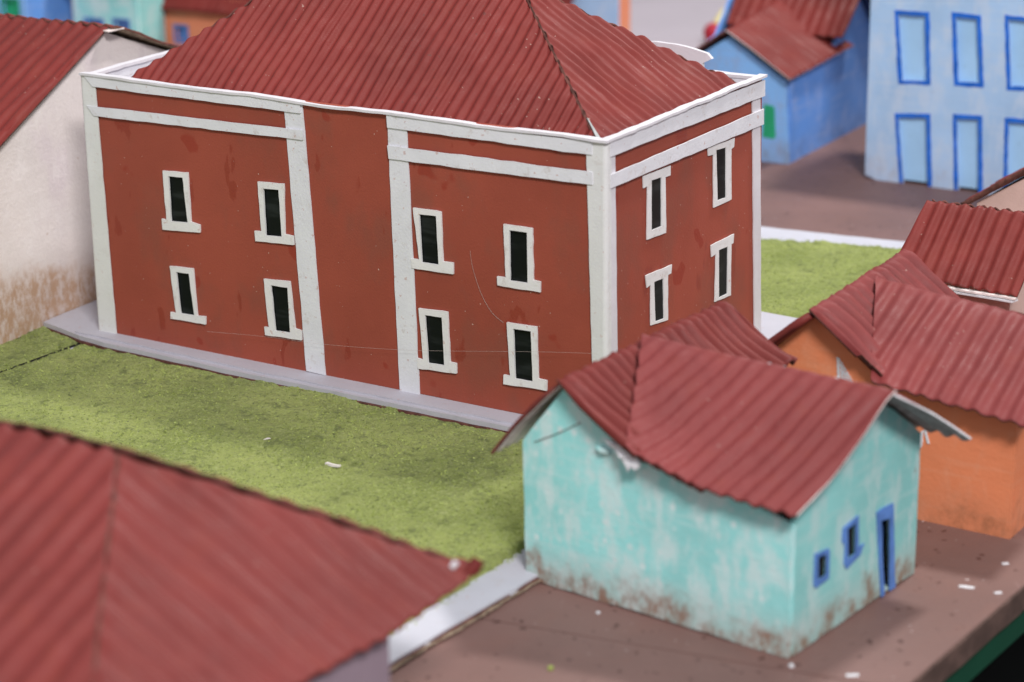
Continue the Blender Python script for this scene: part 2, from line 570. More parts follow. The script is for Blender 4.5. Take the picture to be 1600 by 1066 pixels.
# measured outlines of the big building, metres in its own frame (along the face, height)
FRONT_WINDOWS = [
    ([(-0.3327, 0.121), (-0.3116, 0.1223), (-0.3113, 0.089), (-0.3039, 0.0878), (-0.3042, 0.0826), (-0.3358, 0.0805), (-0.336, 0.0879), (-0.3319, 0.0876)],
     [(-0.3275, 0.1173), (-0.3167, 0.1178), (-0.3145, 0.0886), (-0.3276, 0.0877)]),
    ([(-0.2542, 0.1234), (-0.2334, 0.1246), (-0.2342, 0.0913), (-0.2276, 0.091), (-0.2274, 0.085), (-0.2583, 0.0833), (-0.2587, 0.0901), (-0.2532, 0.0904)],
     [(-0.2495, 0.1189), (-0.2383, 0.1195), (-0.2374, 0.0896), (-0.2492, 0.0888)]),
    ([(-0.3316, 0.0558), (-0.3117, 0.057), (-0.3104, 0.0243), (-0.3034, 0.025), (-0.3037, 0.0195), (-0.3336, 0.0188), (-0.3332, 0.0236), (-0.3285, 0.0232)],
     [(-0.3259, 0.052), (-0.3161, 0.0523), (-0.3134, 0.0247), (-0.3241, 0.0244)]),
    ([(-0.253, 0.0586), (-0.232, 0.06), (-0.2293, 0.0284), (-0.2242, 0.0279), (-0.2245, 0.0213), (-0.2542, 0.02), (-0.2544, 0.0257), (-0.2507, 0.0258)],
     [(-0.247, 0.0545), (-0.2346, 0.0549), (-0.2341, 0.0254), (-0.245, 0.025)]),
    ([(-0.1346, 0.1217), (-0.1139, 0.122), (-0.1133, 0.0904), (-0.1058, 0.0907), (-0.106, 0.0833), (-0.1367, 0.0829), (-0.137, 0.089), (-0.1308, 0.0891)],
     [(-0.1295, 0.1177), (-0.1182, 0.1182), (-0.1171, 0.0884), (-0.1285, 0.0882)]),
    ([(-0.0691, 0.1202), (-0.0487, 0.1204), (-0.0486, 0.0881), (-0.0436, 0.0878), (-0.0437, 0.0812), (-0.0741, 0.0811), (-0.0742, 0.0867), (-0.068, 0.0868)],
     [(-0.0644, 0.1164), (-0.0532, 0.1166), (-0.0531, 0.0862), (-0.0644, 0.0859)]),
    ([(-0.1323, 0.0574), (-0.1108, 0.0582), (-0.1097, 0.0258), (-0.105, 0.0257), (-0.1051, 0.019), (-0.1342, 0.0174), (-0.1342, 0.0242), (-0.1299, 0.0239)],
     [(-0.1271, 0.0531), (-0.1157, 0.0535), (-0.1146, 0.0233), (-0.1256, 0.0229)]),
    ([(-0.0678, 0.0584), (-0.0466, 0.0589), (-0.0456, 0.0259), (-0.0397, 0.0257), (-0.0398, 0.0191), (-0.0707, 0.0182), (-0.0706, 0.0241), (-0.0658, 0.0241)],
     [(-0.0626, 0.0545), (-0.0512, 0.0549), (-0.0502, 0.0239), (-0.0616, 0.0236)]),
]
SIDE_WINDOWS = [
    ([(0.0447, 0.1481), (0.0797, 0.147), (0.0798, 0.141), (0.0732, 0.1413), (0.0747, 0.1058), (0.05, 0.1074), (0.0504, 0.1408), (0.0455, 0.1408)],
     [(0.056, 0.1427), (0.0674, 0.1418), (0.0679, 0.1119), (0.0564, 0.1123)]),
    ([(0.1293, 0.1477), (0.167, 0.146), (0.1663, 0.1402), (0.1627, 0.1398), (0.164, 0.1061), (0.1386, 0.1065), (0.1374, 0.1414), (0.1303, 0.1421)],
     [(0.1418, 0.143), (0.1544, 0.1419), (0.1556, 0.1097), (0.1447, 0.1105)]),
    ([(0.0486, 0.0851), (0.0827, 0.0832), (0.0819, 0.078), (0.0777, 0.0779), (0.0782, 0.0486), (0.0556, 0.0513), (0.0553, 0.0777), (0.0504, 0.0769)],
     [(0.0602, 0.0776), (0.071, 0.0768), (0.0723, 0.0516), (0.0622, 0.0527)]),
    ([(0.1358, 0.0823), (0.1686, 0.0818), (0.1679, 0.0759), (0.1651, 0.0758), (0.1656, 0.0409), (0.1425, 0.0428), (0.1432, 0.0748), (0.1369, 0.0743)],
     [(0.1477, 0.0758), (0.1596, 0.075), (0.1599, 0.0441), (0.1488, 0.0445)]),
]
FRONT_TRIM = {
  'left_post': [(-0.3944, 0.1785), (-0.3863, 0.1689), (-0.383, 0.0004), (-0.3997, 0.0005)],
  'pil1': [(-0.2308, 0.1744), (-0.2166, 0.1792), (-0.2066, 0.0002), (-0.2219, 0.0007)],
  'pil2': [(-0.1522, 0.178), (-0.1381, 0.1756), (-0.1335, -0.0004), (-0.1486, -0.0001)],
  'band1': [(-0.397, 0.1803), (-0.2175, 0.1799), (-0.2174, 0.1721), (-0.3883, 0.1717)],
  'belt1': [(-0.3945, 0.1581), (-0.216, 0.1613), (-0.2163, 0.1551), (-0.389, 0.1518)],
  'band2': [(-0.1521, 0.1788), (-0.0077, 0.1779), (-0.0077, 0.1703), (-0.1515, 0.1705)],
  'belt2': [(-0.1519, 0.1592), (-0.0073, 0.16), (-0.0073, 0.1523), (-0.1512, 0.1509)],
  'post': [(-0.0111, 0.1775), (0.0012, 0.1789), (0.0013, 0.001), (-0.0062, -0.0004)],
  'wall': [(-0.3993, 0.1793), (0.0012, 0.1797), (0.0013, 0.0002), (-0.398, -0.0001)],
}
SIDE_TRIM = {
  'left_strip': [(0.001, 0.1716), (0.0101, 0.1711), (0.0154, 0.0256), (0.0052, 0.0206)],
  'right_strip': [(0.192, 0.1666), (0.2033, 0.1665), (0.2124, 0.0001), (0.2026, 0.0002)],
  'band': [(0.0025, 0.1792), (0.2076, 0.1763), (0.2081, 0.1656), (0.0026, 0.1693)],
  'belt': [(0.0033, 0.1585), (0.2066, 0.1573), (0.2071, 0.147), (0.0033, 0.1504)],
  'wall': [(-0.002, 0.1791), (0.2075, 0.1792), (0.2124, 0.0006), (-0.0019, 0.0007)],
}


# ------------------------------------------------------------------ the setting: table, board, lawn
def world_slab(name, poly, z1, thick, mat, parent=None, seed=0.0, step=0.01, amp=0.0008):
    return slab(name, rough(poly, step, amp, seed) if amp else poly, [], flat(z1), thick, mat, parent)


# brown painted table top; its right edge runs (0.1886, 1.0062) -> (0.2651, 1.115)
EDX, EDY = 0.5753, 0.8180
def edge_pt(t, off=0.0):
    return (0.1886 + EDX * t + EDY * off, 1.0062 + EDY * t - EDX * off)
BACK_Y = 2.50
tb = (BACK_Y - 1.0062) / EDY
tf = (0.25 - 1.0062) / EDY
# two boards meeting in a dark seam that passes the near corner of the teal house
seam_a, seam_b = (0.1285, 1.0215), (0.1960, 0.9930)
sd = Vector((seam_b[0] - seam_a[0], seam_b[1] - seam_a[1])).normalized()
sl = (seam_a[0] - sd.x * 1.9, seam_a[1] - sd.y * 1.9)
k = ((seam_a[0] - 0.1886) * EDY - (seam_a[1] - 1.0062) * EDX) / (-(sd.x * EDY - sd.y * EDX))
sr = (seam_a[0] + sd.x * k, seam_a[1] + sd.y * k)
g = 0.0005
struct(world_slab('table_board', [(sl[0], sl[1] + g), (sr[0], sr[1] + g), edge_pt(tb), (-1.7, BACK_Y)], 0.0, 0.0125,
                  [M['board']], None, 1, 0.03, 0.0004))
struct(world_slab('table_board', [(sl[0], 0.25), edge_pt(tf), (sr[0], sr[1] - g), (sl[0], sl[1] - g)], 0.0, 0.0125,
                  [M['board']], None, 2, 0.03, 0.0004))
# darker painted edge strip along the table side
a, b = edge_pt(tf, 0.0008), edge_pt(tb, 0.0008)
c, d = edge_pt(tb, -0.002), edge_pt(tf, -0.002)
struct(world_slab('table_edge_band', [a, b, c, d], -0.0006, 0.0135, M['boardedge'], None, 3, 0.008, 0.0005))
a, b = edge_pt(tf, -0.004), edge_pt(tb, -0.004)
c, d = edge_pt(tb, -0.03), edge_pt(tf, -0.03)
struct(slab('table_apron', [a, b, c, d], [], flat(-0.0145), 0.019, M['greenapron']))
struct(slab('floor', [(-6, -3), (8, -3), (8, 9), (-6, 9)], [], flat(-0.75), 0.02, M['floor']))
struct(slab('far_table', [(-3, BACK_Y + 0.002), (3, BACK_Y + 0.002), (3, 5.5), (-3, 5.5)], [], flat(-0.0005), 0.02, M['lilac']))

# white painted card base under the lawn
BASE = [(-0.285, 0.66), (-0.058, 1.029), (0.0057, 1.118), (0.24, 1.448), (0.425, 1.700), (0.2997, 1.752), (0.2027, 1.797), (0.0, 1.905),
        (-0.95, 2.25), (-0.95, 0.66)]
struct(slab('lawn_base', rough(BASE, 0.012, 0.0012, 4), [], flat(0.0048), 0.0042, [M['kerb']]))
# frayed dark layers of card showing beneath the white strip
fr = []
for lay in range(3):
    off = 0.0006 + 0.0009 * (lay == 1)
    fr.append(slab('card_and_shade_layer', rough([(-0.285 + off, 0.66), (-0.058 + off, 1.029 - off), (0.0057 + off, 1.118 - off), (0.24 + off, 1.448 - off),
              (0.232, 1.450), (0.000, 1.122), (-0.066, 1.032), (-0.293, 0.66)], 0.004, 0.0012, 5 + lay * 3), [], flat(0.0034 - lay * 0.0011), 0.0009,
              [M['rawcard'] if lay == 1 else M['roofedge']]))
    struct(fr[-1])

LAWN = [(-0.325, 0.66), (-0.061, 1.058), (0.0055, 1.160), (0.235, 1.505), (0.378, 1.695), (0.2969, 1.728), (0.199, 1.762), (0.0, 1.842),
        (-0.95, 2.18), (-0.95, 0.66)]
S0, SDIR = Vector((-0.3389, 1.4631)), Vector((0.585, 0.811))
SN = Vector((SDIR.y, -SDIR.x))


def inside(p, poly):
    x, y = p
    r = False
    j = len(poly) - 1
    for i in range(len(poly)):
        xi, yi = poly[i]
        xj, yj = poly[j]
        if (yi > y) != (yj > y) and x < (xj - xi) * (y - yi) / (yj - yi) + xi:
            r = not r
        j = i
    return r


def lawn_z(x, y):
    h = 0.0072
    h += 0.0022 * noise.noise(Vector((x * 9, y * 9, 0.3)))
    h += 0.0013 * noise.noise(Vector((x * 45, y * 45, 1.3)))
    n3 = noise.noise(Vector((x * 120, y * 120, 2.3)))
    h += 0.0010 * n3
    h += 0.0008 * noise.noise(Vector((x * 330, y * 330, 4.3)))
    # little cracks and gouges
    cr = abs(noise.noise(Vector((x * 34 + 5, y * 60, 7.7))))
    if cr < 0.05 and noise.noise(Vector((x * 13, y * 13, 8.8))) > 0.08:
        h -= 0.0024 * (1 - cr / 0.05)
    return max(h, 0.0052)


def lawn_part(q0, q1, p0, p1, step):
    """grid in seam-aligned axes: q across the seam, p along it"""
    idx, v, f = {}, [], []
    nq, np_ = int((q1 - q0) / step), int((p1 - p0) / step)
    ok = {}
    for i in range(nq):
        for j in range(np_):
            c = S0 + SN * (q0 + (i + .5) * step) + SDIR * (p0 + (j + .5) * step)
            jx = 0.0040 * noise.noise(Vector((c.x * 130, c.y * 130, 3))) + 0.0026 * noise.noise(Vector((c.x * 500, c.y * 500, 3)))
            if inside((c.x + jx, c.y + jx), LAWN):
                ok[(i, j)] = 1
    for (i, j) in ok:
        q = []
        for a, b in ((i, j), (i + 1, j), (i + 1, j + 1), (i, j + 1)):
            if (a, b) not in idx:
                p = S0 + SN * (q0 + a * step) + SDIR * (p0 + b * step)
                edge = not all((a - da, b - db) in ok for da in (0, 1) for db in (0, 1))
                idx[(a, b)] = len(v)
                qq = q0 + a * step
                z = lawn_z(p.x, p.y)
                # rim beside the seam rounds off
                if abs(qq) < 0.006:
                    z -= 0.0012 * (1 - abs(qq) / 0.006)
                v.append((p.x, p.y, 0.0047 if edge else z))
            q.append(idx[(a, b)])
        f.append(tuple(reversed(q)))
    return v, f


GAP = 0.0009
v, f = lawn_part(GAP, GAP + 0.62, -0.62, 0.72, 0.0018)
o = pydata('lawn', v, f, M['flock'], None, True)
struct(o, 'structure')
v, f = lawn_part(-GAP - 0.50, -GAP, -0.62, 0.62, 0.004)
o = pydata('lawn', v, f, M['flock'], None, True)
struct(o, 'structure')
if o.data.polygons[0].normal.z < 0:
    for ob in [x for x in bpy.data.objects if x.name.startswith('lawn') and x.name != 'lawn_base']:
        ob.data.flip_normals()
# black strip under the seam, put in for the shade of the gap
pa, pb = S0 + SDIR * -0.6, S0 + SDIR * 0.48
struct(slab('lawn_seam', [(pa.x - SN.x * .0016, pa.y - SN.y * .0016), (pa.x + SN.x * .0016, pa.y + SN.y * .0016),
                          (pb.x + SN.x * .0016, pb.y + SN.y * .0016), (pb.x - SN.x * .0016, pb.y - SN.y * .0016)], [], flat(0.00505), 0.0002, M['dark']))

# loose grains of green flocking over the whole lawn
v, f = [], []
rr = random.Random(5)
cnt = 0
while cnt < 70000:
    x, y = rr.uniform(-0.52, 0.33), rr.uniform(0.98, 1.82)
    if rr.random() > 0.35 + 0.9 * max(0, noise.noise(Vector((x * 25, y * 25, 3.3))) + 0.25):
        continue
    if not inside((x, y), LAWN) and not inside((x - rr.uniform(0, .004), y + rr.uniform(0, .004)), LAWN):
        continue
    dq = (Vector((x, y)) - S0).dot(SN)
    if abs(dq) < 0.0012:
        continue
    cnt += 1
    r = rr.uniform(0.00030, 0.00085) * (1.35 if rr.random() < 0.05 else 1)
    z = lawn_z(x, y) if inside((x, y), LAWN) else 0.0049
    a = rr.uniform(0, 6.28)
    b0 = len(v)
    for kk in range(3):
        th = a + kk * 2.094
        v.append((x + r * math.cos(th) * rr.uniform(.7, 1.3), y + r * math.sin(th) * rr.uniform(.7, 1.3), z - r * 0.15 + rr.uniform(-.2, .2) * r))
    v.append((x + rr.uniform(-.5, .5) * r, y + rr.uniform(-.5, .5) * r, z + r * rr.uniform(.5, 1.1)))
    f += [(b0, b0 + 1, b0 + 3), (b0 + 1, b0 + 2, b0 + 3), (b0 + 2, b0, b0 + 3)]
o = pydata('flocking_grains', v, f, M['crumb'])
struct(o, 'stuff')
tag(o, 'loose green flocking grains scattered over the lawn', 'grass')


# ------------------------------------------------------------------ the big brick-red building
PL = 0.012
H = thing('red_building', (0.0552, 1.3198, PL), -0.5562,
          'large two storey brick red building with white corner posts and hipped corrugated roof', 'building')
bow_f = lambda u, v: 0.0009 * math.sin(u * 22) * math.sin(v * 16)
slab('wall', rough(FRONT_TRIM['wall'], 0.02, 0.0003, 1), [shrink(p, -0.0024) for _, p in FRONT_WINDOWS], front(0), 0.003, M['red'], H)
slab('wall', rough([(0.003, 0.0002)] + [(0.2124, 0.0006), (0.2075, 0.1785), (0.003, 0.1785)], 0.02, 0.0003, 2),
     [shrink(p, -0.0024) for _, p in SIDE_WINDOWS], side(0), 0.003, M['red'], H)
slab('wall', [(0.003, 0), (0.21, 0), (0.2065, 0.176), (0.003, 0.176)], [], side(-0.3965), 0.003, M['white'], H)
slab('wall', [(-0.3965, 0), (-0.003, 0), (-0.003, 0.176), (-0.3965, 0.176)], [], front(0.2065), 0.003, M['white'], H)
slab('floor_plate', [(-0.394, 0.004), (-0.004, 0.004), (-0.004, 0.206), (-0.394, 0.206)], [], flat(0.001), 0.0008, M['dark'], H)


def window(outer, pane, basis, inner_basis, parent, seed, fm, pm, th=0.0014, step=0.004, amp=0.0004, name='window'):
    pane = shrink(pane, -0.0006)
    o, hs = ring(outer, pane)
    w = slab(name, rough(outer, step, amp, seed), [rough(pane, step, amp * 0.6, seed + 3)], basis, th, fm, parent)
    if pm:
        slab('pane', [tuple(p) for p in shrink(pane, -0.0015)], [], inner_basis, 0.0006, pm, w)
    return w


for i, (o_, p_) in enumerate(FRONT_WINDOWS):
    window(o_, p_, front(-0.0016), front(0.0006), H, 10 + i, M['frame'], M['glass'])
for i, (o_, p_) in enumerate(SIDE_WINDOWS):
    window(o_, p_, side(0.0011), side(0.0003), H, 30 + i, M['frame'], M['glass'], th=0.0007)

TZ = {'pil1': 0.0011, 'pil2': 0.0011, 'band1': 0.0022, 'belt1': 0.0022, 'band2': 0.0022, 'belt2': 0.0022}
NM = {'pil': 'pilaster', 'ban': 'cornice_strip', 'bel': 'belt_strip'}
for kx in ('pil1', 'pil2', 'band1', 'belt1', 'band2', 'belt2'):
    nm = NM[kx[:3]]
    slab(nm, rough(FRONT_TRIM[kx], 0.009, 0.0005, len(kx) + ord(kx[1]) + int(kx[-1])), [], front(-TZ[kx]), 0.0009, M['white'], H)
slab('corner_strip', rough(SIDE_TRIM['left_strip'][:2] + [(0.0150, 0.0), (0.0050, 0.0)], 0.009, 0.0005, 51), [], side(0.0012), 0.0009, M['whiteclean'], H)
slab('corner_strip', rough(SIDE_TRIM['right_strip'], 0.009, 0.0005, 52), [], side(0.0012), 0.0009, M['whiteclean'], H)
slab('cornice_strip', rough(SIDE_TRIM['band'], 0.009, 0.0005, 53), [], side(0.0023), 0.0009, M['white'], H)
slab('belt_strip', rough(SIDE_TRIM['belt'], 0.009, 0.0005, 54), [], side(0.0023), 0.0009, M['white'], H)


def wrap_post(name, prof_top, prof_bot, z0, z1, parent, mat, seed):
    """card wrapped round a corner: plan profile swept from z0 to z1"""
    v, f = [], []
    n = len(prof_top)
    R = 26
    for r in range(R + 1):
        t = r / R
        for i in range(n):
            a, b = Vector(prof_bot[i]), Vector(prof_top[i])
            p = a + (b - a) * t
            e = 0.0004 if i in (0, n - 1) else 0.00012
            w = noise.noise(Vector((t * 22 + seed, i * 3.1, seed))) * e
            v.append((p.x + w, p.y - abs(w) * 0.3, z0 + (z1 - z0) * t))
    for r in range(R):
        for i in range(n - 1):
            a = r * n + i
            f.append((a, a + 1, a + n + 1, a + n))
    o = pydata(name, v, f, mat, parent, False)
    m = o.modifiers.new('thickness', 'SOLIDIFY')
    m.thickness = 0.0008
    m.offset = -1
    return o


def arc(cx, cy, r, a0, a1, k=7):
    return [(cx + r * math.cos(math.radians(a0 + (a1 - a0) * i / k)), cy + r * math.sin(math.radians(a0 + (a1 - a0) * i / k))) for i in range(k + 1)]


top = [(-0.0118, -0.0013)] + arc(-0.0008, 0.0014, 0.0030, -100, -5) + [(0.0019, 0.0046)]
bot = [(-0.0068, -0.0014)] + arc(-0.0008, 0.0014, 0.0030, -100, -5) + [(0.0019, 0.0046)]
wrap_post('corner_post', top, bot, 0.0, 0.1778, H, M['post'], 1)
top = [(-0.3990, 0.0060)] + arc(-0.3968, 0.0014, 0.0030, -190, -95) + [(-0.3866, -0.0013)]
bot = [(-0.3992, 0.0060)] + arc(-0.3968, 0.0014, 0.0030, -190, -95) + [(-0.3828, -0.0013)]
wrap_post('corner_post', top, bot, 0.0, 0.1785, H, M['post'], 2)


# white parapet cap, a thin wavy card strip lying on the wall heads
def cap(name, pts, inner, width, z, parent, mat, seed, k=60):
    """pts outer corners; strip from a to b, widening inwards by width"""
    a, b = Vector(pts[0]), Vector(pts[1])
    nrm = Vector(inner)
    v, f = [], []
    for i in range(k + 1):
        t = i / k
        p = a + (b - a) * t
        w1 = 0.0007 * noise.noise(Vector((t * 18 + seed, seed, 0))) + 0.0003 * noise.noise(Vector((t * 70 + seed, seed, 0)))
        w2 = 0.0009 * noise.noise(Vector((t * 16 + seed, seed, 5)))
        zz = z + 0.0010 * noise.noise(Vector((t * 7 + seed, seed, 9))) + 0.0003 * noise.noise(Vector((t * 30 + seed, seed, 9)))
        po = p - nrm * (0.0010 + w1)
        pi = p + nrm * (width + w2)
        v += [(po.x, po.y, zz), (pi.x, pi.y, zz - 0.0002), (pi.x, pi.y, zz - 0.0022), (po.x, po.y, zz - 0.0016)]
    for i in range(k):
        q = i * 4
        for j in range(4):
            f.append((q + j, q + (j + 1) % 4, q + 4 + (j + 1) % 4, q + 4 + j))
    f.append((3, 2, 1, 0))
    q = k * 4
    f.append((q, q + 1, q + 2, q + 3))
    return pydata(name, v, f, mat, parent)


cap('parapet_cap', [(-0.3985, -0.0022), (0.0028, -0.0022)], (0, 1), 0.0048, 0.1800, H, M['whiteclean'], 1, 90)
cap('parapet_cap', [(0.0024, -0.0020), (0.0024, 0.2085)], (-1, 0), 0.0048, 0.1800, H, M['whiteclean'], 2)
cap('parapet_cap', [(-0.3990, 0.0), (-0.3990, 0.2090)], (1, 0), 0.0040, 0.1785, H, M['whiteclean'], 3)
cap('parapet_cap', [(0.0, 0.2100), (-0.3985, 0.2100)], (0, -1), 0.0045, 0.1785, H, M['whiteclean'], 4, 80)
slab('pediment', rough([(-0.0455, 0.165), (-0.0452, 0.1822), (-0.0385, 0.1855), (-0.042, 0.1888), (-0.053, 0.1912), (-0.066, 0.1928), (-0.080, 0.1932), (-0.098, 0.1915),
      (-0.115, 0.188), (-0.128, 0.183), (-0.128, 0.165)], 0.006, 0.0003, 8), [], front(0.2110), 0.003, M['whiteclean'], H)

# roof
zb, zr = 0.1735, 0.2455
AR, AL = (-0.124, 0.1065, zr), (-0.284, 0.1065, zr)
c00, c10, c11, c01 = (-0.371, 0.0065, zb), (-0.0075, 0.0065, zb), (-0.0075, 0.1950, zb), (-0.371, 0.1950, zb)
corr('roof_panel', [c00, c10, AR, AL], (1, 0, 0), M['roof'], H, pitch=0.0077, amp=0.0027, rows=60, seed=1.0, per=10, wob=0.2)
corr('roof_panel', [c10, c11, AR], (0, 1, 0), M['roof'], H, pitch=0.0094, amp=0.0031, rows=60, seed=2.0, per=12, wob=0.28)
corr('roof_panel', [c01, c11, AR, AL], (1, 0, 0), M['roof'], H, pitch=0.0087, amp=0.0017, rows=16, seed=3.0)
corr('roof_panel', [c00, c01, AL], (0, 1, 0), M['roof'], H, pitch=0.0087, amp=0.0017, rows=30, seed=4.0)
slab('gutter', [(-0.3955, 0.004), (-0.003, 0.004), (-0.003, 0.2055), (-0.3955, 0.2055)], [], flat(0.1700), 0.001, M['plinth'], H)
# torn card strip pushed into the near hip joint
hv = [Vector(c10), Vector(AR)]
st = []
for i in range(60):
    t = i / 59
    p = hv[0] + (hv[1] - hv[0]) * t
    wd = 0.0006 * (1.2 - t) + 0.0006 * abs(noise.noise(Vector((t * 30, 1, 1)))) + 0.0003
    st.append((p + Vector((-wd, -wd * 0.3, 0.0012)), p + Vector((wd * 0.2, wd * 0.5, 0.0020 + 0.0006 * noise.noise(Vector((t * 40, 2, 2)))))))
v = [q for pr in st for q in pr]
f = [(2 * i, 2 * i + 1, 2 * i + 3, 2 * i + 2) for i in range(59)]
o = pydata('hip_strip', v, f, M['roofedge'], H)
m = o.modifiers.new('thickness', 'SOLIDIFY'); m.thickness = 0.0008
v = []
for i in range(16):
    t = 0.005 + 0.13 * i / 15
    p = hv[0] + (hv[1] - hv[0]) * t
    wd = 0.0016 * (1 - i / 18)
    v += [p + Vector((-wd * .2, -wd * .2, 0.0030)), p + Vector((wd, wd, 0.0028))]
o = pydata('hip_flap', v, [(2 * i, 2 * i + 1, 2 * i + 3, 2 * i + 2) for i in range(15)], M['greycard'], H)
m = o.modifiers.new('thickness', 'SOLIDIFY'); m.thickness = 0.0006

# kerb plinth of white painted card the building stands on
K = thing('kerb_plinth', (0.0552, 1.3198, 0.006), -0.5562, 'low greyish white kerb slab under the large brick red building', 'kerb')
slab('card_and_shade_layer', rough([(-0.4470, -0.0035), (-0.405, -0.0145), (-0.38, -0.0180), (-0.2640, -0.0210), (-0.07, -0.0207), (0.0125, -0.0205), (0.0155, 0.264), (-0.452, 0.285)], 0.006, 0.0010, 27), [], flat(0.0014), 0.0016, M['roofedge'], K)  # dark sheet, slightly outset, standing in for the contact shadow below the kerb
slab('slab', rough([(-0.4480, -0.0030), (-0.405, -0.0135), (-0.38, -0.0170), (-0.2640, -0.0200), (-0.1633, -0.0195), (-0.07, -0.0195), (0.012, -0.0195), (0.0140, 0.10), (0.0150, 0.262),
      (-0.42, 0.285), (-0.452, 0.10)], 0.012, 0.0009, 21), [], flat(0.0047), 0.0031, M['plinth'], K)
slab('slab', rough([(-0.412, -0.0105), (-0.25, -0.0155), (0.009, -0.0155), (0.0110, 0.10), (0.0120, 0.256), (-0.41, 0.278), (-0.425, 0.05)], 0.010, 0.0010, 24), [],
     flat(0.0060), 0.0014, M['plinth'], K)


# ------------------------------------------------------------------ cottages with a cross gable
def tealhouse():
    T = thing('teal_cottage', (0.133, 1.0318, 0.0), -0.662,
              'small turquoise cottage with blue trimmed openings, nearest house at the lower right', 'house')
    th = 0.003
    fp = [(-0.1613, 0.0006), (-0.08, 0.001), (-0.001, 0.0004), (0.0, 0.070), (-0.020, 0.0755), (-0.060, 0.0800), (-0.088, 0.0900), (-0.1345, 0.1135), (-0.1625, 0.0780)]
    slab('wall', rough(fp, 0.010, 0.0007, 1), [], front(0), th, M['teal'], T)
    W1 = [(0.0238, 0.0462), (0.0325, 0.0448), (0.0325, 0.0335), (0.0243, 0.0335)]
    W2 = [(0.0520, 0.0515), (0.0605, 0.0520), (0.0612, 0.0350), (0.0535, 0.0345)]
    DR = [(0.0850, 0.0470), (0.0955, 0.0460), (0.1000, 0.0000), (0.0935, 0.0004)]
    sp = [(th, 0.0005), (0.0930, 0.0012), (0.0995, 0.0016), (0.1265, 0.0006), (0.1268, 0.0790), (0.115, 0.088), (0.0690, 0.1185), (0.030, 0.0930), (th, 0.0715)]
    DR2 = [(0.0856, 0.0462), (0.0950, 0.0455), (0.0985, 0.0030), (0.0930, 0.0030)]
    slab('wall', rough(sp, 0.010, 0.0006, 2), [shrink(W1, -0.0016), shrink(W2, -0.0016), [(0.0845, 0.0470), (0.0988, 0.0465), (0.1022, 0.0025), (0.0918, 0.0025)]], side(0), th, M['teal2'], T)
    slab('wall', rough([(th, 0), (0.16, 0), (0.16, 0.076), (th, 0.076)], 0.01, 0.0006, 3), [], side(-0.1588), th, M['teal'], T)
    slab('wall', [(-0.158, 0), (-0.098, 0), (-0.098, 0.076), (-0.134, 0.112), (-0.158, 0.076)], [], front(0.157), th, M['teal'], T)
    slab('wall', [(0.129, 0), (0.16, 0), (0.16, 0.076), (0.129, 0.076)], [], side(-0.098), th, M['teal'], T)
    slab('wall', [(-0.098, 0), (-0.003, 0), (-0.003, 0.076), (-0.098, 0.076)], [], front(0.1238), th, M['teal'], T)
    slab('floor_plate', [(-0.157, 0.004), (-0.004, 0.004), (-0.004, 0.123), (-0.157, 0.123)], [], flat(0.0012), 0.0006, M['dark'], T)
    # openings: crooked blue card trim
    for i, (outer, inner) in enumerate([
        ([(0.0208, 0.0488), (0.0342, 0.0472), (0.0350, 0.0445), (0.0350, 0.0308), (0.0225, 0.0300), (0.0208, 0.0320)], W1),
        ([(0.0480, 0.0530), (0.0628, 0.0552), (0.0640, 0.0370), (0.0695, 0.0375), (0.0660, 0.0325), (0.0525, 0.0295), (0.0500, 0.0330), (0.0500, 0.0445), (0.0475, 0.0450)], W2)]):
        w = slab('window', rough(outer, 0.004, 0.0005, 40 + i), [rough(inner, 0.004, 0.0004, 44 + i)], side(0.0009), 0.0008, M['bluetrim'], T)
        slab('pane', shrink(inner, -0.0015), [], side(-0.0018), 0.0005, M['dark'], w)  # open hole without glass: black sheet painted in for the unlit interior
    slab('inner_dark', [(0.012, 0.003), (0.118, 0.003), (0.118, 0.068), (0.012, 0.068)], [], side(-0.0135), 0.0005, M['dark'], T)  # black backing sheet added behind the openings in place of indoor shade
    fr = slab('door', rough([(0.0815, 0.0500), (0.0860, 0.0505), (0.0985, 0.0495), (0.1045, 0.0005), (0.0985, 0.0006), (0.0960, 0.0420), (0.0862, 0.0440), (0.0930, 0.0002), (0.0900, 0.0002)],
                            0.004, 0.0004, 47), [], side(0.0009), 0.0008, M['bluetrim'], T)
    lf = slab('door_leaf', [(-0.0068, 0.002), (0.0, 0.002), (0.0, 0.045), (-0.0078, 0.045)], [], lambda u, v, d: Vector((-0.0036 + u * 0.55, 0.0975 - v * 0.02 + u * 0.85 + d * 0.2, v)), 0.001, M['navy'], fr)
    # roof: wing (left slope, right slope) and main slope laid over it
    ru = dict(under=M['pinkcard'])
    RF, RB = (-0.1345, -0.0085, 0.1170), (-0.1385, 0.153, 0.1185)
    corr('roof_panel', [(-0.1345, -0.0045, 0.1165), RB, (-0.182, 0.156, 0.0700), (-0.1785, -0.0070, 0.0700)], (0, 1, 0), M['roof_warm'], T, pitch=0.0075, amp=0.0018, rows=20, taper=True, seed=11,
         sag=lambda x, y, w: 0.0018 * math.sin(max(0, min(1, abs(y) / 0.06)) * 3.1), under=M['pinkcard'])
    corr('roof_panel', [(-0.1345, -0.0080, 0.1185), (-0.1385, 0.153, 0.1200), (-0.092, 0.153, 0.0915), (-0.0850, -0.0100, 0.0895)], (0, 1, 0), M['roof_warm'], T, pitch=0.0082, amp=0.0054,
         rows=24, taper=True, wob=0.3, per=12, pw=0.55, seed=12, rag=0.0012, sag=lambda x, y, w: -0.0022 * math.sin(max(0, min(1, abs(y) / 0.05)) * 3.1))
    # main slope: hangs lower towards the right corner
    A, B = Vector((-0.1300, 0.0610, 0.1255)), Vector((0.0180, 0.0640, 0.1245))
    Dn, Cn = Vector((-0.0900, -0.0110, 0.0935)), Vector((0.0080, -0.0100, 0.0800))
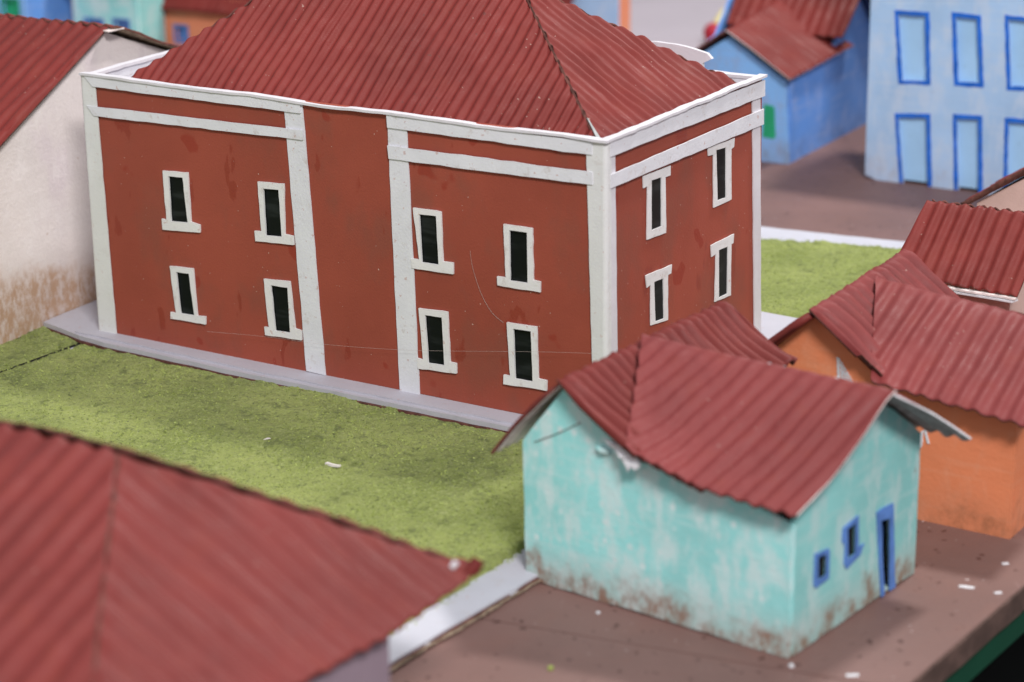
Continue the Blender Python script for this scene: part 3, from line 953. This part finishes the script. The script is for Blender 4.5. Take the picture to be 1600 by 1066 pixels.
    rows, per, pitch = 44, 9, 0.0099
    ncol = int(0.148 / pitch * per)
    v, f, mi, und = [], [], [], []
    for i in range(ncol + 1):
        t = i / ncol
        for r in range(rows + 1):
            s = r / rows
            # lower edge sags between its ends, left edge follows the valley
            lo = Dn + (Cn - Dn) * t
            lo.z -= 0.0055 * math.sin(math.pi * min(1, t * 1.0)) * (1 - 0.3 * t)
            hi = A + (B - A) * t
            rag = 0.0008 * noise.noise(Vector((t * 26, 1.5, 0))) + 0.0006 * noise.noise(Vector((t * 90, 1.5, 0)))
            p = lo + (hi - lo) * (s + (rag / 0.08) * (1 - s))
            belly = -0.0030 * math.sin(math.pi * s) * (0.5 + 0.5 * t)
            ph = (p.x + 0.02 * (1 - s)) / pitch + 0.20 * noise.noise(Vector((t * 5, s * 1.6, 3))) 
            cc = 0.5 + 0.5 * math.cos(2 * math.pi * ph)
            am = 0.0025 * (0.3 + 0.7 * min(1.0, (1 - s) / 0.10)) * (0.9 + 0.4 * noise.noise(Vector((t * 7, s * 2.5, 9))))
            h = am * cc ** 0.8 + belly + 0.0012 * noise.noise(Vector((t * 4, s * 2.4, 1))) + 0.0003 * noise.noise(Vector((t * 22, s * 12, 4)))
            nn = Vector((0.0, -0.52, 0.85))
            q = p + nn * h
            v.append(q)
            und.append(q - nn * 0.0013)
    R, N = rows + 1, len(v)
    for i in range(ncol):
        for r in range(rows):
            a, b, c, d = i * R + r, (i + 1) * R + r, (i + 1) * R + r + 1, i * R + r + 1
            f += [(a, b, c, d), (a + N, d + N, c + N, b + N)]; mi += [0, 1]
        a, b = i * R, (i + 1) * R
        f.append((a, a + N, b + N, b)); mi.append(2)
        f.append((a + rows, b + rows, b + rows + N, a + rows + N)); mi.append(2)
    for r in range(rows):
        f.append((r, r + 1, r + 1 + N, r + N)); mi.append(2)
        a = ncol * R + r
        f.append((a, a + N, a + 1 + N, a + 1)); mi.append(1)
    pydata('roof_panel', v + und, f, [M['roof_pink'], M['pinkcard'], M['roofedge']], T, True, mi)
    corr('roof_panel', [(-0.105, 0.0640, 0.1220), (0.0185, 0.0650, 0.1225), (0.0230, 0.1370, 0.0765), (-0.105, 0.1370, 0.0765)], (1, 0, 0), M['roof_pink'], T, pitch=0.0099, amp=0.0023,
         rows=22, seed=14, sag=lambda x, y, w: 0.0015 * math.sin(min(1, max(0, -y / 0.09)) * 3.1), under=M['greycard'], edge=M['glue'])
    corr('roof_panel', [(-0.0900, -0.0065, 0.0885), (-0.0900, 0.004, 0.0960), (-0.0450, 0.004, 0.0870), (-0.0450, -0.0085, 0.0795)], (1, 0, 0), M['roof_warm'], T, pitch=0.0099, amp=0.0012, rows=6, seed=15, rag=0.001)
    # blob of paint and torn white paper at the foot of the valley
    slab('paper_tuft', rough([(-0.106, 0.0930), (-0.098, 0.0925), (-0.088, 0.0900), (-0.0835, 0.0840), (-0.0865, 0.0815), (-0.0890, 0.0830), (-0.0905, 0.0800), (-0.0945, 0.0850), (-0.1020, 0.0900)], 0.002, 0.0008, 6), [],
         lambda u, v, d: Vector((u, -0.0060 - 0.16 * (0.093 - v) + d * 1.0 + 0.0006 * math.sin(u * 2500), v)), 0.0012, M['glue'], T)
    tube('paint_drop', [(-0.1140, -0.0006, 0.0850), (-0.1105, -0.0016, 0.0845), (-0.1070, -0.0006, 0.0845)], 0.0017, M['teal'], T, 8)
    tube('crease', [(-0.1545, -0.0004, 0.0790), (-0.1400, -0.0005, 0.0868), (-0.1250, -0.0003, 0.0960)], 0.00022, M['roofedge'], T, 4)
    return T


tealhouse()


def orangehouse():
    T = thing('orange_cottage', (0.2702, 1.1756, 0.0), -0.58,
              'orange cottage behind the small turquoise cottage, with white brush marks on its walls', 'house')
    th = 0.003
    fp = [(-0.155, 0), (0, 0), (0, 0.071), (-0.04, 0.074), (-0.078, 0.077), (-0.121, 0.1075), (-0.155, 0.076)]
    slab('wall', rough(fp, 0.010, 0.0005, 1), [], front(0), th, M['orange'], T)
    slab('wall', rough([(th, 0), (0.125, 0), (0.125, 0.064), (0.064, 0.0985), (th, 0.068)], 0.01, 0.0005, 2), [], side(0), th, M['orange'], T)
    slab('wall', [(th, 0), (0.125, 0), (0.125, 0.076), (th, 0.076)], [], side(-0.152), th, M['orange'], T)
    slab('wall', [(-0.152, 0), (-0.003, 0), (-0.003, 0.072), (-0.152, 0.072)], [], front(0.122), th, M['orange'], T)
    RF, RB = (-0.1200, -0.0120, 0.1125), (-0.1210, 0.122, 0.1150)
    corr('roof_panel', [RF, RB, (-0.170, 0.126, 0.0700), (-0.1705, -0.0150, 0.0705)], (0, 1, 0), M['roof_warm'], T, pitch=0.0095, amp=0.0022, rows=20, taper=True, thick=0.0036, seed=21, edge=M['roof_warm'], under=M['roof_warm'])
    corr('roof_panel', [(-0.1200, -0.0115, 0.1145), (-0.1210, 0.122, 0.1165), (-0.0715, 0.122, 0.080), (-0.0765, -0.0115, 0.0815)], (0, 1, 0), M['roof_pink'], T, pitch=0.0098, amp=0.0054,
         rows=24, taper=True, per=12, pw=0.55, seed=22, rag=0.0008, wob=0.35)
    corr('roof_panel', [(-0.1110, 0.0590, 0.1160), (0.010, 0.0600, 0.1060), (0.012, -0.0140, 0.0710), (-0.0790, -0.0150, 0.0815)], (1, 0, 0), M['roof_pink'], T, pitch=0.0104, amp=0.0024,
         rows=40, taper=True, seed=23, per=9, lift=0.0010, sag=lambda x, y, w: 0.0012 * math.sin(abs(y) / 0.085 * 3.14))
    corr('roof_panel', [(-0.1000, 0.0620, 0.1135), (0.010, 0.0630, 0.1040), (0.010, 0.135, 0.0620), (-0.1000, 0.135, 0.0660)], (1, 0, 0), M['roof_pink'], T, pitch=0.0104, amp=0.0024, rows=16, taper=True, seed=24)
    # white dry-brush hatching: raised dabs of paint
    rr = random.Random(3)
    v, f = [], []

    def dab(x, z, w, h, ang):
        b0 = len(v)
        cx, sx = math.cos(ang), math.sin(ang)
        for (a, b) in ((-w, -h * .6), (w, -h), (w * 1.1, h), (-w * .8, h * .8)):
            v.append((x + a * cx - b * sx, -0.0006, z + a * sx + b * cx))
        for q in range(4):
            p = v[b0 + q]
            v.append((p[0], 0.0004, p[2]))
        f.append((b0, b0 + 1, b0 + 2, b0 + 3))
        for q in range(4):
            f.append((b0 + q, b0 + 4 + q, b0 + 4 + (q + 1) % 4, b0 + (q + 1) % 4))
    for i in range(11):
        z = 0.0862 - i * 0.0011
        x0, x1 = -0.1068 + i * 0.00008, -0.1045 + i * 0.00085
        nseg = 2 + i // 3
        for j in range(nseg):
            w = (x1 - x0) / nseg
            dab(x0 + w * (j + .5) + rr.uniform(-.0002, .0002), z - j * 0.0003, w * 0.44, 0.00042, -0.20 + rr.uniform(-.12, .12))
    pydata('brush_mark', v, f, M['glue'], T)
    v, f = [], []
    for i in range(6):
        dab(-0.0540 - i * 0.00002 + rr.uniform(-.0003, .0003), 0.0520 - i * 0.0016, 0.0007, 0.0010, rr.uniform(-.4, .4))
    for i in range(5):
        dab(-0.0520 + i * 0.0005, 0.0530 - i * 0.0015, 0.0007, 0.0010, rr.uniform(-.1, .6))
    pydata('brush_mark', v, f, M['glue'], T)
    return T


orangehouse()


def small_house():
    """red-roofed house behind the orange cottage, its torn eave showing layered card"""
    T = thing('pink_walled_house', (0.2702, 1.1756, 0.0), -0.58, 'pink walled house with a torn white eave edge, right behind the orange cottage', 'house')
    slab('wall', rough([(-0.132, 0), (-0.068, 0), (-0.068, 0.092), (-0.132, 0.092)], 0.01, 0.0004, 1), [], front(0.1600), 0.003, M['pink'], T)
    slab('wall', [(0.163, 0), (0.232, 0), (0.232, 0.092), (0.198, 0.124), (0.163, 0.092)], [], side(-0.068), 0.003, M['pink'], T)
    slab('wall', [(0.163, 0), (0.232, 0), (0.232, 0.092), (0.198, 0.124), (0.163, 0.092)], [], side(-0.129), 0.003, M['pink'], T)
    slab('wall', [(-0.129, 0), (-0.071, 0), (-0.071, 0.092), (-0.129, 0.092)], [], front(0.2290), 0.003, M['pink'], T)
    corr('roof_panel', [(-0.1400, 0.198, 0.1260), (-0.060, 0.200, 0.1275), (-0.0600, 0.1500, 0.0885), (-0.1440, 0.1500, 0.0905)], (1, 0, 0), M['roof'], T, pitch=0.0085, amp=0.0023, rows=30, seed=31,
         rag=0.0012, under=M['rawcard'])
    corr('roof_panel', [(-0.1385, 0.201, 0.1255), (-0.060, 0.201, 0.1270), (-0.060, 0.245, 0.088), (-0.1385, 0.245, 0.088)], (1, 0, 0), M['roof'], T, pitch=0.0085, amp=0.0023, rows=14, seed=32)
    # layered card lip along the eave
    slab('eave_lip', rough([(-0.1235, 0.1480), (-0.0600, 0.1475), (-0.0600, 0.1520), (-0.1235, 0.1520)], 0.004, 0.0009, 33), [], flat(0.0885), 0.0012, M['pinkcard'], T)
    slab('eave_lip', rough([(-0.1215, 0.1470), (-0.0615, 0.1462), (-0.0600, 0.1520), (-0.1215, 0.1520)], 0.005, 0.0009, 35), [], flat(0.0868), 0.0010, M['glue'], T)
    # second, farther house with a pink gable
    U = thing('pink_gabled_house', (0.2702, 1.1756, 0.0), -0.58, 'house with a pale pink gable under a red roof, cut off at the right edge', 'house')
    gy = 0.352
    slab('wall', rough([(-0.168, 0), (-0.045, 0), (-0.045, 0.088), (-0.1065, 0.1255), (-0.168, 0.086)], 0.01, 0.0004, 1), [], front(gy), 0.003, M['pink'], U)
    slab('wall', [(gy + .003, 0), (gy + .10, 0), (gy + .10, 0.086), (gy + .003, 0.086)], [], side(-0.165), 0.003, M['pink'], U)
    slab('wall', [(gy + .003, 0), (gy + .10, 0), (gy + .10, 0.086), (gy + .003, 0.086)], [], side(-0.045), 0.003, M['pink'], U)
    slab('wall', [(-0.165, 0), (-0.048, 0), (-0.048, 0.088), (-0.1065, 0.1255), (-0.165, 0.086)], [], front(gy + .10), 0.003, M['pink'], U)
    corr('roof_panel', [(-0.1065, gy - .008, 0.1320), (-0.1065, gy + .108, 0.1320), (-0.1760, gy + .108, 0.0845), (-0.1760, gy - .008, 0.0845)], (0, 1, 0), M['roof'], U, pitch=0.009, amp=0.0024, thick=0.0022, rows=20, seed=41)
    corr('roof_panel', [(-0.1065, gy - .008, 0.1320), (-0.1065, gy + .108, 0.1320), (-0.037, gy + .108, 0.0845), (-0.037, gy - .008, 0.0845)], (0, 1, 0), M['roof'], U, pitch=0.009, amp=0.0024, rows=20, seed=42)


small_house()


def light_blue():
    T = thing('light_blue_building', (0.3118, 1.9626, 0.0), -0.5562, 'tall light blue building with window and door openings outlined in dark blue', 'building')
    L1, Ht = 0.300, 0.235
    wins = [[(0.0163, 0.1485), (0.0472, 0.1495), (0.0512, 0.088), (0.0224, 0.0861)],
            [(0.0669, 0.1512), (0.0926, 0.1507), (0.098, 0.0906), (0.0722, 0.0896)],
            [(0.1128, 0.153), (0.142, 0.152), (0.146, 0.0925), (0.118, 0.0905)],
            [(0.160, 0.153), (0.188, 0.152), (0.191, 0.0925), (0.163, 0.0905)],
            [(0.206, 0.153), (0.234, 0.152), (0.236, 0.0925), (0.209, 0.0905)]]
    doors = [[(0.020, 0.0604), (0.0523, 0.0633), (0.0565, 0.0003), (0.0268, -0.0006)],
             [(0.0722, 0.0655), (0.0982, 0.0667), (0.102, 0.002), (0.0767, 0.0)],
             [(0.1177, 0.0672), (0.146, 0.068), (0.149, 0.002), (0.120, 0.0)],
             [(0.164, 0.068), (0.190, 0.068), (0.193, 0.002), (0.166, 0.0)],
             [(0.210, 0.068), (0.236, 0.068), (0.238, 0.002), (0.212, 0.0)]]

    def inset(p, d):
        (a, b, c, e) = p
        return [(a[0] + d, a[1] - d), (b[0] - d, b[1] - d), (c[0] - d, c[1] + d), (e[0] + d, e[1] + d)]
    d = 0.0034
    holes = [inset(w, d) for w in wins]
    dh = []
    outline = [(-0.0052, 0.0035), (0.006, -0.0002)]
    for p in doors:
        a, b, c, e = p
        outline += [(e[0] + d, 0.0), (a[0] + d, a[1] - d), (b[0] - d, b[1] - d), (c[0] - d, 0.0)]
        dh.append([(a[0] + d, a[1] - d), (b[0] - d, b[1] - d), (c[0] - d, 0.0035), (e[0] + d, 0.0035)])
    outline += [(L1, 0), (L1, Ht), (-0.0060, Ht)]
    slab('wall', outline, holes, front(0), 0.0035, M['lblue'], T)
    slab('wall', [(0.0035, 0.002), (0.12, 0), (0.12, Ht), (0.0035, Ht)], [], side(-0.0020), 0.0032, M['lblue'], T)
    slab('wall', [(0.0035, 0), (0.12, 0), (0.12, Ht), (0.0035, Ht)], [], side(L1), 0.0032, M['lblue'], T)
    slab('wall', [(-0.002, 0), (L1 - .003, 0), (L1 - .003, Ht), (-0.002, Ht)], [], front(0.117), 0.003, M['lblue'], T)
    # roof just out of the picture above
    for sgn in (0, 1):
        ya, yb = (-0.010, 0.06) if sgn == 0 else (0.130, 0.06)
        corr('roof_panel', [(-0.015, ya, Ht), (L1 + .01, ya, Ht), (L1 + .01, yb, Ht + .05), (-0.015, yb, Ht + .05)], (1, 0, 0), M['roof'], T, pitch=0.009, amp=0.0024, rows=10, seed=51 + sgn)
    # recessed infill panels, one card layer behind
    for p in holes:
        w = slab('window', shrink(p, -0.0020), [], front(0.0038), 0.001, M['lblue_in'], T)
        o_ = [(p[0][0] - d, p[0][1] + d), (p[1][0] + d, p[1][1] + d), (p[2][0] + d, p[2][1] - d), (p[3][0] - d, p[3][1] - d)]
        slab('outline', rough(o_, 0.004, 0.0007, p[0][0] * 900), [rough(p, 0.005, 0.0007, p[0][0] * 700)], front(-0.0005), 0.0005, M['blueline'], w)
    for p, q in zip(dh, doors):
        w = slab('door', shrink(p, -0.0010), [], front(0.0038), 0.001, M['lblue_in'], T)
        a, b, c, e = q
        o_ = [(e[0], 0.0006), (a[0], a[1]), (b[0], b[1]), (c[0], 0.0006), (c[0] - d, 0.0006), (b[0] - d, b[1] - d), (a[0] + d, a[1] - d), (e[0] + d, 0.0006)]
        slab('outline', rough(o_, 0.004, 0.0006, p[0][0] * 500), [], front(-0.0005), 0.0005, M['blueline'], w)


light_blue()


def blue_house():
    T = thing('blue_house', (0.2474, 2.0184, 0.0), -0.535, 'mid blue house with red roofs and one green window, behind the big building', 'house')
    wl = -0.118
    slab('wall', rough([(wl, 0), (0, 0), (-0.004, 0.074), (-0.0597, 0.109), (wl, 0.072)], 0.01, 0.0005, 1), [], front(0), 0.003, M['blue'], T)
    slab('wall', rough([(0.003, 0.0), (0.188, 0.0), (0.186, 0.092), (0.138, 0.140), (0.100, 0.094), (0.09, 0.083), (0.003, 0.074)], 0.01, 0.0005, 2), [], side(0), 0.003, M['blue_dark'], T)
    slab('wall', [(0.003, 0), (0.188, 0), (0.186, 0.09), (0.138, 0.138), (0.09, 0.09), (0.003, 0.072)], [], side(wl + .003), 0.003, M['blue_dark'], T)
    slab('wall', [(wl + .003, 0), (-0.003, 0), (-0.003, 0.09), (wl + .003, 0.09)], [], front(0.185), 0.003, M['blue'], T)
    w = slab('window', rough([(-0.0245, 0.0520), (-0.0148, 0.0505), (-0.0128, 0.024), (-0.0150, 0.0215), (-0.0255, 0.0225)], 0.004, 0.0006, 4), [], front(-0.0007), 0.0006, M['green'], T)
    corr('roof_panel', [(-0.0597, -0.010, 0.1155), (-0.0640, 0.118, 0.1230), (0.0075, 0.124, 0.0850), (0.0040, -0.012, 0.0770)], (0, 1, 0), M['roof'], T, pitch=0.0105, amp=0.0024, rows=24, seed=61, under=M['glue'], edge=M['glue'])
    corr('roof_panel', [(-0.0597, -0.010, 0.1150), (-0.0620, 0.110, 0.1160), (-0.128, 0.110, 0.0700), (-0.1260, -0.012, 0.0680)], (0, 1, 0), M['roof'], T, pitch=0.0105, amp=0.0024, rows=20, seed=62)
    corr('roof_panel', [(-0.108, 0.138, 0.1470), (0.012, 0.138, 0.1430), (0.010, 0.092, 0.0960), (-0.0500, 0.084, 0.1010), (-0.104, 0.088, 0.1010)], (1, 0, 0), M['roof'], T, pitch=0.0105, amp=0.0024, rows=24, seed=63)
    corr('roof_panel', [(-0.108, 0.140, 0.1460), (0.012, 0.140, 0.1430), (0.013, 0.197, 0.0840), (-0.108, 0.197, 0.0840)], (1, 0, 0), M['roof'], T, pitch=0.0105, amp=0.0024, thick=0.003, rows=14, seed=64, under=M['navy'])


blue_house()


def white_house():
    T = thing('white_house', (-0.2988, 1.6051, 0.006), -0.526, 'large off white house with rust stains at its foot, left of the brick red building', 'house')
    # curved rake: points measured along the gable
    gp = [(-0.128, 0.0), (0.182, 0.0), (0.182, 0.136), (0.104, 0.1660), (0.031, 0.1930), (-0.0228, 0.1690), (-0.0848, 0.1390), (-0.128, 0.113)]
    slab('wall', rough(gp, 0.012, 0.0006, 1), [], side(0), 0.003, M['offwhite'], T)
    slab('wall', [(-0.30, 0), (-0.003, 0), (-0.003, 0.113), (-0.30, 0.113)], [], front(-0.128), 0.003, M['offwhite'], T)
    slab('wall', gp, [], side(-0.297), 0.003, M['offwhite'], T)
    slab('wall', [(-0.30, 0), (-0.003, 0), (-0.003, 0.135), (-0.30, 0.135)], [], front(0.179), 0.003, M['offwhite'], T)
    corr('roof_panel', [(-0.310, 0.031, 0.1965), (0.0040, 0.031, 0.1965), (0.0045, -0.145, 0.1100), (-0.310, -0.145, 0.1100)], (1, 0, 0), M['roof'], T, pitch=0.0115, amp=0.0024, rows=46, seed=71,
         rag=0.001, sag=lambda x, y, w: 0.0030 * math.sin(abs(y) / 0.196 * 3.14), under=M['rawcard'])
    corr('roof_panel', [(-0.310, 0.031, 0.1975), (0.0085, 0.031, 0.1975), (0.0085, 0.200, 0.1340), (-0.310, 0.200, 0.1340)], (1, 0, 0), M['roof'], T, pitch=0.0115, amp=0.0024, rows=20, seed=72, rag=0.002,
         thick=0.0018, under=M['rawcard'])
    slab('ridge_scrap', rough([(0.0, 0.026), (0.0085, 0.024), (0.0095, 0.040), (0.0, 0.041)], 0.004, 0.0008, 5), [], flat(0.1958), 0.0008, M['pinkcard'], T)


white_house()


def foreground_house():
    T = thing('hip_roofed_house', (-0.0198, 0.9565, 0.0), -0.53, 'nearest house at the lower left, blurred, with a hipped red roof and purple grey wall', 'house')
    ap = Vector((-0.1160, -0.0965, 0.1500))
    al = Vector((-0.36, -0.0925, 0.1530))
    ez = 0.0850
    hb = Vector((-0.0183, -0.2414, 0.0953))
    corr('roof_panel', [ap, (0.0045, 0.0020, ez - .002), (0.0050, -0.071, ez - 0.002), (0.001, -0.130, ez - .0005), (0.0, -0.255, ez), hb], (0, 1, 0), M['roof_warm'], T,
         pitch=0.0132, amp=0.0033, rows=44, taper=True, seed=81, per=12)
    corr('roof_panel', [al, ap, hb, (-0.36, -0.2380, 0.0985)], (1, 0, 0), M['roof_warm'], T, pitch=0.0140, amp=0.0027, rows=44, seed=82, per=12, thick=0.0016)
    corr('roof_panel', [al, ap, (0.0020, 0.0020, ez), (-0.36, 0.0, ez)], (1, 0, 0), M['roof_warm'], T, pitch=0.0105, amp=0.0022, rows=24, taper=True, seed=83)
    slab('wall', [(-0.25, 0), (-0.0655, 0), (-0.0655, 0.0815), (-0.25, 0.0815)], [], side(-0.001), 0.003, M['lilacwall'], T)
    slab('wall', [(-0.34, 0), (-0.0045, 0), (-0.0045, 0.080), (-0.34, 0.080)], [], front(-0.0690), 0.003, M['lilacwall'], T)
    slab('wall', [(-0.34, 0), (-0.0045, 0), (-0.0045, 0.080), (-0.34, 0.080)], [], front(-0.25), 0.003, M['lilacwall'], T)
    slab('wall', [(-0.247, 0), (-0.0695, 0), (-0.0695, 0.080), (-0.247, 0.080)], [], side(-0.337), 0.003, M['lilacwall'], T)
    # torn hip joint and white blob near the tip
    pts = []
    a, b = ap, hb
    for i in range(26):
        t = i / 25
        p = a + (b - a) * t
        pts.append(p + Vector((0.0010 * noise.noise(Vector((t * 20, 0, 0))), 0, -0.0002 + 0.0022 * noise.noise(Vector((t * 14, 3, 0))))))
    tube('hip_joint', pts, 0.0009, M['roofedge'], T, 6)
    tube('paper_tuft', [(-0.0030, -0.0105, 0.0880), (-0.0020, -0.0100, 0.0895), (-0.0014, -0.0095, 0.0905)], 0.0016, M['glue'], T, 8)
    tube('curled_tip', [(0.0030, -0.0060, 0.0850), (0.0050, -0.0045, 0.0880), (0.0060, -0.0030, 0.0905)], 0.0034, M['roof_warm'], T, 8)


foreground_house()


# ------------------------------------------------------------------ blurred houses at the back
def back_house(name, label, loc, yaw, L, W, h, rise, fm, sm, wins, wmat, seed, gable='side'):
    """origin at the near right corner on the board"""
    T = thing(name, loc, yaw, label, 'house')
    slab('wall', rough([(-L, 0), (0, 0), (0, h), (-L, h)], 0.02, 0.0006, seed), [w for w in wins], front(0), 0.003, fm, T)
    gp = [(0.003, 0), (W, 0), (W, h), (W / 2, h + rise * 0.93), (0.003, h)]
    slab('wall', rough(gp, 0.02, 0.0006, seed + 1), [], side(0), 0.003, sm, T)
    slab('wall', gp, [], side(-L + .003), 0.003, sm, T)
    slab('wall', [(-L + .003, 0), (-.003, 0), (-.003, h), (-L + .003, h)], [], front(W - .003), 0.003, fm, T)
    ov = 0.012
    z0 = h - rise * ov / (W / 2)
    corr('roof_panel', [(-L - ov, -ov, z0), (ov, -ov, z0), (ov, W / 2, h + rise), (-L - ov, W / 2, h + rise)], (1, 0, 0), M['roof'], T, rows=12, seed=seed)
    corr('roof_panel', [(-L - ov, W + ov, z0), (ov, W + ov, z0), (ov, W / 2, h + rise), (-L - ov, W / 2, h + rise)], (1, 0, 0), M['roof'], T, rows=12, seed=seed + 1)
    for w in wins:
        k_ = slab('window', [(p[0] + math.copysign(.003, p[0] - sum(q[0] for q in w) / 4), p[1] + math.copysign(.003, p[1] - sum(q[1] for q in w) / 4)) for p in w], [w], front(-0.001), 0.0009, wmat, T)
        slab('pane', shrink(w, -0.002), [], front(0.004), 0.0008, wmat, k_)
    return T


def rect(a, b, c, d):
    return [(a, d), (b, d), (b, c), (a, c)]


back_house('blue_house', 'blurred blue house with a green window at the top left corner', (-0.5017, 2.4142, 0), -0.5, 0.14, 0.078, 0.13, 0.05,
           M['blue'], M['blue_dark'], [rect(-0.0275, -0.0095, 0.067, 0.084)], M['green'], 3)
back_house('pale_teal_house', 'blurred pale turquoise house with two small blue windows at the top left', (-0.3832, 2.4069, 0), -0.5, 0.084, 0.045, 0.12, 0.04,
           M['teal'], M['teal2'], [rect(-0.068, -0.048, 0.044, 0.060), rect(-0.030, -0.014, 0.048, 0.062)], M['bluetrim'], 5)
back_house('faded_orange_house', 'blurred orange house with a blue window, behind the left end of the big red roof', (-0.2633, 2.3995, 0), -0.5, 0.123, 0.07, 0.084, 0.04,
           M['orange_far'], M['orange_far'], [rect(-0.0990, -0.0860, 0.036, 0.050)], M['bluetrim'], 7)
back_house('two_coloured_house', 'blurred house with pale blue front and orange side wall at the top middle', (0.1211, 2.5439, 0), -0.5, 0.072, 0.030, 0.11, 0.03,
           M['lblue'], M['orange_far'], [], M['bluetrim'], 9)
back_house('yellow_house', 'pale yellow house, only a sliver of it showing left of the light blue building', (0.3850, 2.2600, 0), -0.5, 0.060, 0.08, 0.16, 0.04,
           M['yellow'], M['yellow'], [], M['bluetrim'], 11)
back_house('far_red_roofed_house', 'far house of which only a red roof corner shows above the big red roof', (0.0600, 2.5600, 0), -0.5, 0.10, 0.06, 0.050, 0.03,
           M['orange_far'], M['orange_far'], [], M['bluetrim'], 13)
# small painted stick lying on the far board
o = thing('painted_stick', (0.236, 2.585, 0.0), 0.9, 'small pale yellow stick with a bright red end, blurred behind the blue house', 'stick')
tube('rod', [(-0.006, 0, 0.012), (0.006, 0.004, 0.020), (0.022, 0.006, 0.028)], 0.0065, M['yellow'], o, 10)
v, f = [], []
for i in range(9):
    for j in range(12):
        th, ph = math.pi * i / 8, 2 * math.pi * j / 12
        v.append((-0.013 + 0.011 * math.sin(th) * math.cos(ph), 0.011 * math.sin(th) * math.sin(ph), 0.0115 + 0.0115 * math.cos(th)))
for i in range(8):
    for j in range(12):
        f.append((i * 12 + j, (i + 1) * 12 + j, (i + 1) * 12 + (j + 1) % 12, i * 12 + (j + 1) % 12))
pydata('knob', v, f, M['redball'], o, True)


# ------------------------------------------------------------------ scraps, threads, flecks
def scrap(name, label, cat, loc, yaw, poly, th, mat, curl=0.0):
    o = slab(name, rough(poly, 0.0012, 0.0003, loc[0] * 90), [], lambda u, v, d: Vector((u, v, th - d + curl * (u * u) * 300)), th, mat)
    o.location = loc
    o.rotation_euler = (0, 0, yaw)
    return tag(o, label, cat)


scrap('paper_scrap', 'pale curled paper scrap lying in the middle of the lawn', 'paper scrap', (-0.1062, 1.2814, lawn_z(-0.1062, 1.2814) + 0.0002), -0.55,
      [(-0.0048, -0.0012), (0.0046, -0.0008), (0.0050, 0.0010), (-0.0045, 0.0012)], 0.0012, M['scrap'], 0.06)
scrap('paper_scrap', 'tiny white paper scrap on the lawn, left of the curled scrap', 'paper scrap', (-0.1490, 1.3230, lawn_z(-0.149, 1.323) + 0.0001), 0.3,
      [(-0.0022, -0.0009), (0.0024, -0.0004), (0.0010, 0.0012)], 0.0005, M['scrap'])
scrap('paint_fleck', 'long white paint fleck on the brown board near the table edge', 'paint fleck', (0.2348, 1.1136, 0.0), -0.25,
      [(-0.0040, -0.0008), (0.0, -0.0013), (0.0042, -0.0010), (0.0036, 0.0010), (-0.0006, 0.0018), (-0.0038, 0.0012)], 0.0004, M['glue'])
scrap('paint_fleck', 'white crumb at the foot of the near corner of the turquoise cottage', 'paint fleck', (0.1330, 1.0243, 0.0), 0.4,
      [(-0.0012, -0.0012), (0.0013, -0.0009), (0.0012, 0.0012), (-0.0010, 0.0010)], 0.0011, M['glue'])
scrap('paint_fleck', 'white paint fleck at the bottom edge, right of the turquoise cottage', 'paint fleck', (0.1610, 1.0137, 0.0), 0.1,
      [(-0.0030, -0.0011), (0.0030, -0.0013), (0.0036, 0.0008), (-0.0026, 0.0013)], 0.0005, M['glue'])
scrap('flocking_crumb', 'bright green crumb lying alone on the brown board', 'crumb', (0.0165, 1.0247, 0.0), 0.2,
      [(-0.0015, -0.0009), (0.0008, -0.0016), (0.0017, 0.0006), (-0.0003, 0.0017)], 0.0014, M['crumb'])
scrap('paint_fleck', 'small white fleck on the board below the middle of the turquoise cottage front', 'paint fleck', (0.0420, 1.0880, 0.0), 0.7,
      [(-0.0011, -0.0008), (0.0010, -0.0009), (0.0010, 0.0009), (-0.0008, 0.0008)], 0.0006, M['glue'])
for (x, y, w, txt) in ((0.2610, 1.1430, 0.0018, 'round white speck nearest the right edge of the picture on the board'), (0.2497, 1.1060, 0.0019, 'greyish speck right on the table rim')):
    scrap('paint_fleck', txt, 'paint fleck', (x, y, 0.0), 0.3, [(-w, -w * .5), (w, -w * .6), (w, w * .5), (-w, w * .6)], 0.0004, M['glue'])


def loc2w(lx, ly, lz):
    c, s = math.cos(-0.5562), math.sin(-0.5562)
    return Vector((0.0552 + lx * c - ly * s, 1.3198 + lx * s + ly * c, PL + lz))


def spline(pts, n=10):
    out = []
    P = [Vector(p) for p in pts]
    for i in range(len(P) - 1):
        p0, p1, p2, p3 = P[max(i - 1, 0)], P[i], P[i + 1], P[min(i + 2, len(P) - 1)]
        for j in range(n):
            t = j / n
            out.append(0.5 * ((2 * p1) + (p2 - p0) * t + (2 * p0 - 5 * p1 + 4 * p2 - p3) * t * t + (3 * p1 - p0 - 3 * p2 + p3) * t ** 3))
    out.append(P[-1])
    return out


o = tube('nylon_thread', spline([loc2w(x, -0.0045, z) for x, z in [(-0.300, 0.0160), (-0.2476, 0.0206), (-0.2064, 0.0226), (-0.1368, 0.0300), (-0.0432, 0.0445), (-0.0032, 0.0500)]]), 0.00006, M['thread'])
tag(o, 'very thin pale thread stretched along the foot of the brick red front', 'thread')
o = tube('glue_string', spline([loc2w(x, -0.0004, z) for x, z in [(-0.0940, 0.1000), (-0.0923, 0.0893), (-0.0866, 0.0739), (-0.079, 0.0628), (-0.0708, 0.0575)]]), 0.00008, M['thread'])
tag(o, 'thin curved string of glue hanging on the red wall between two windows', 'glue string')
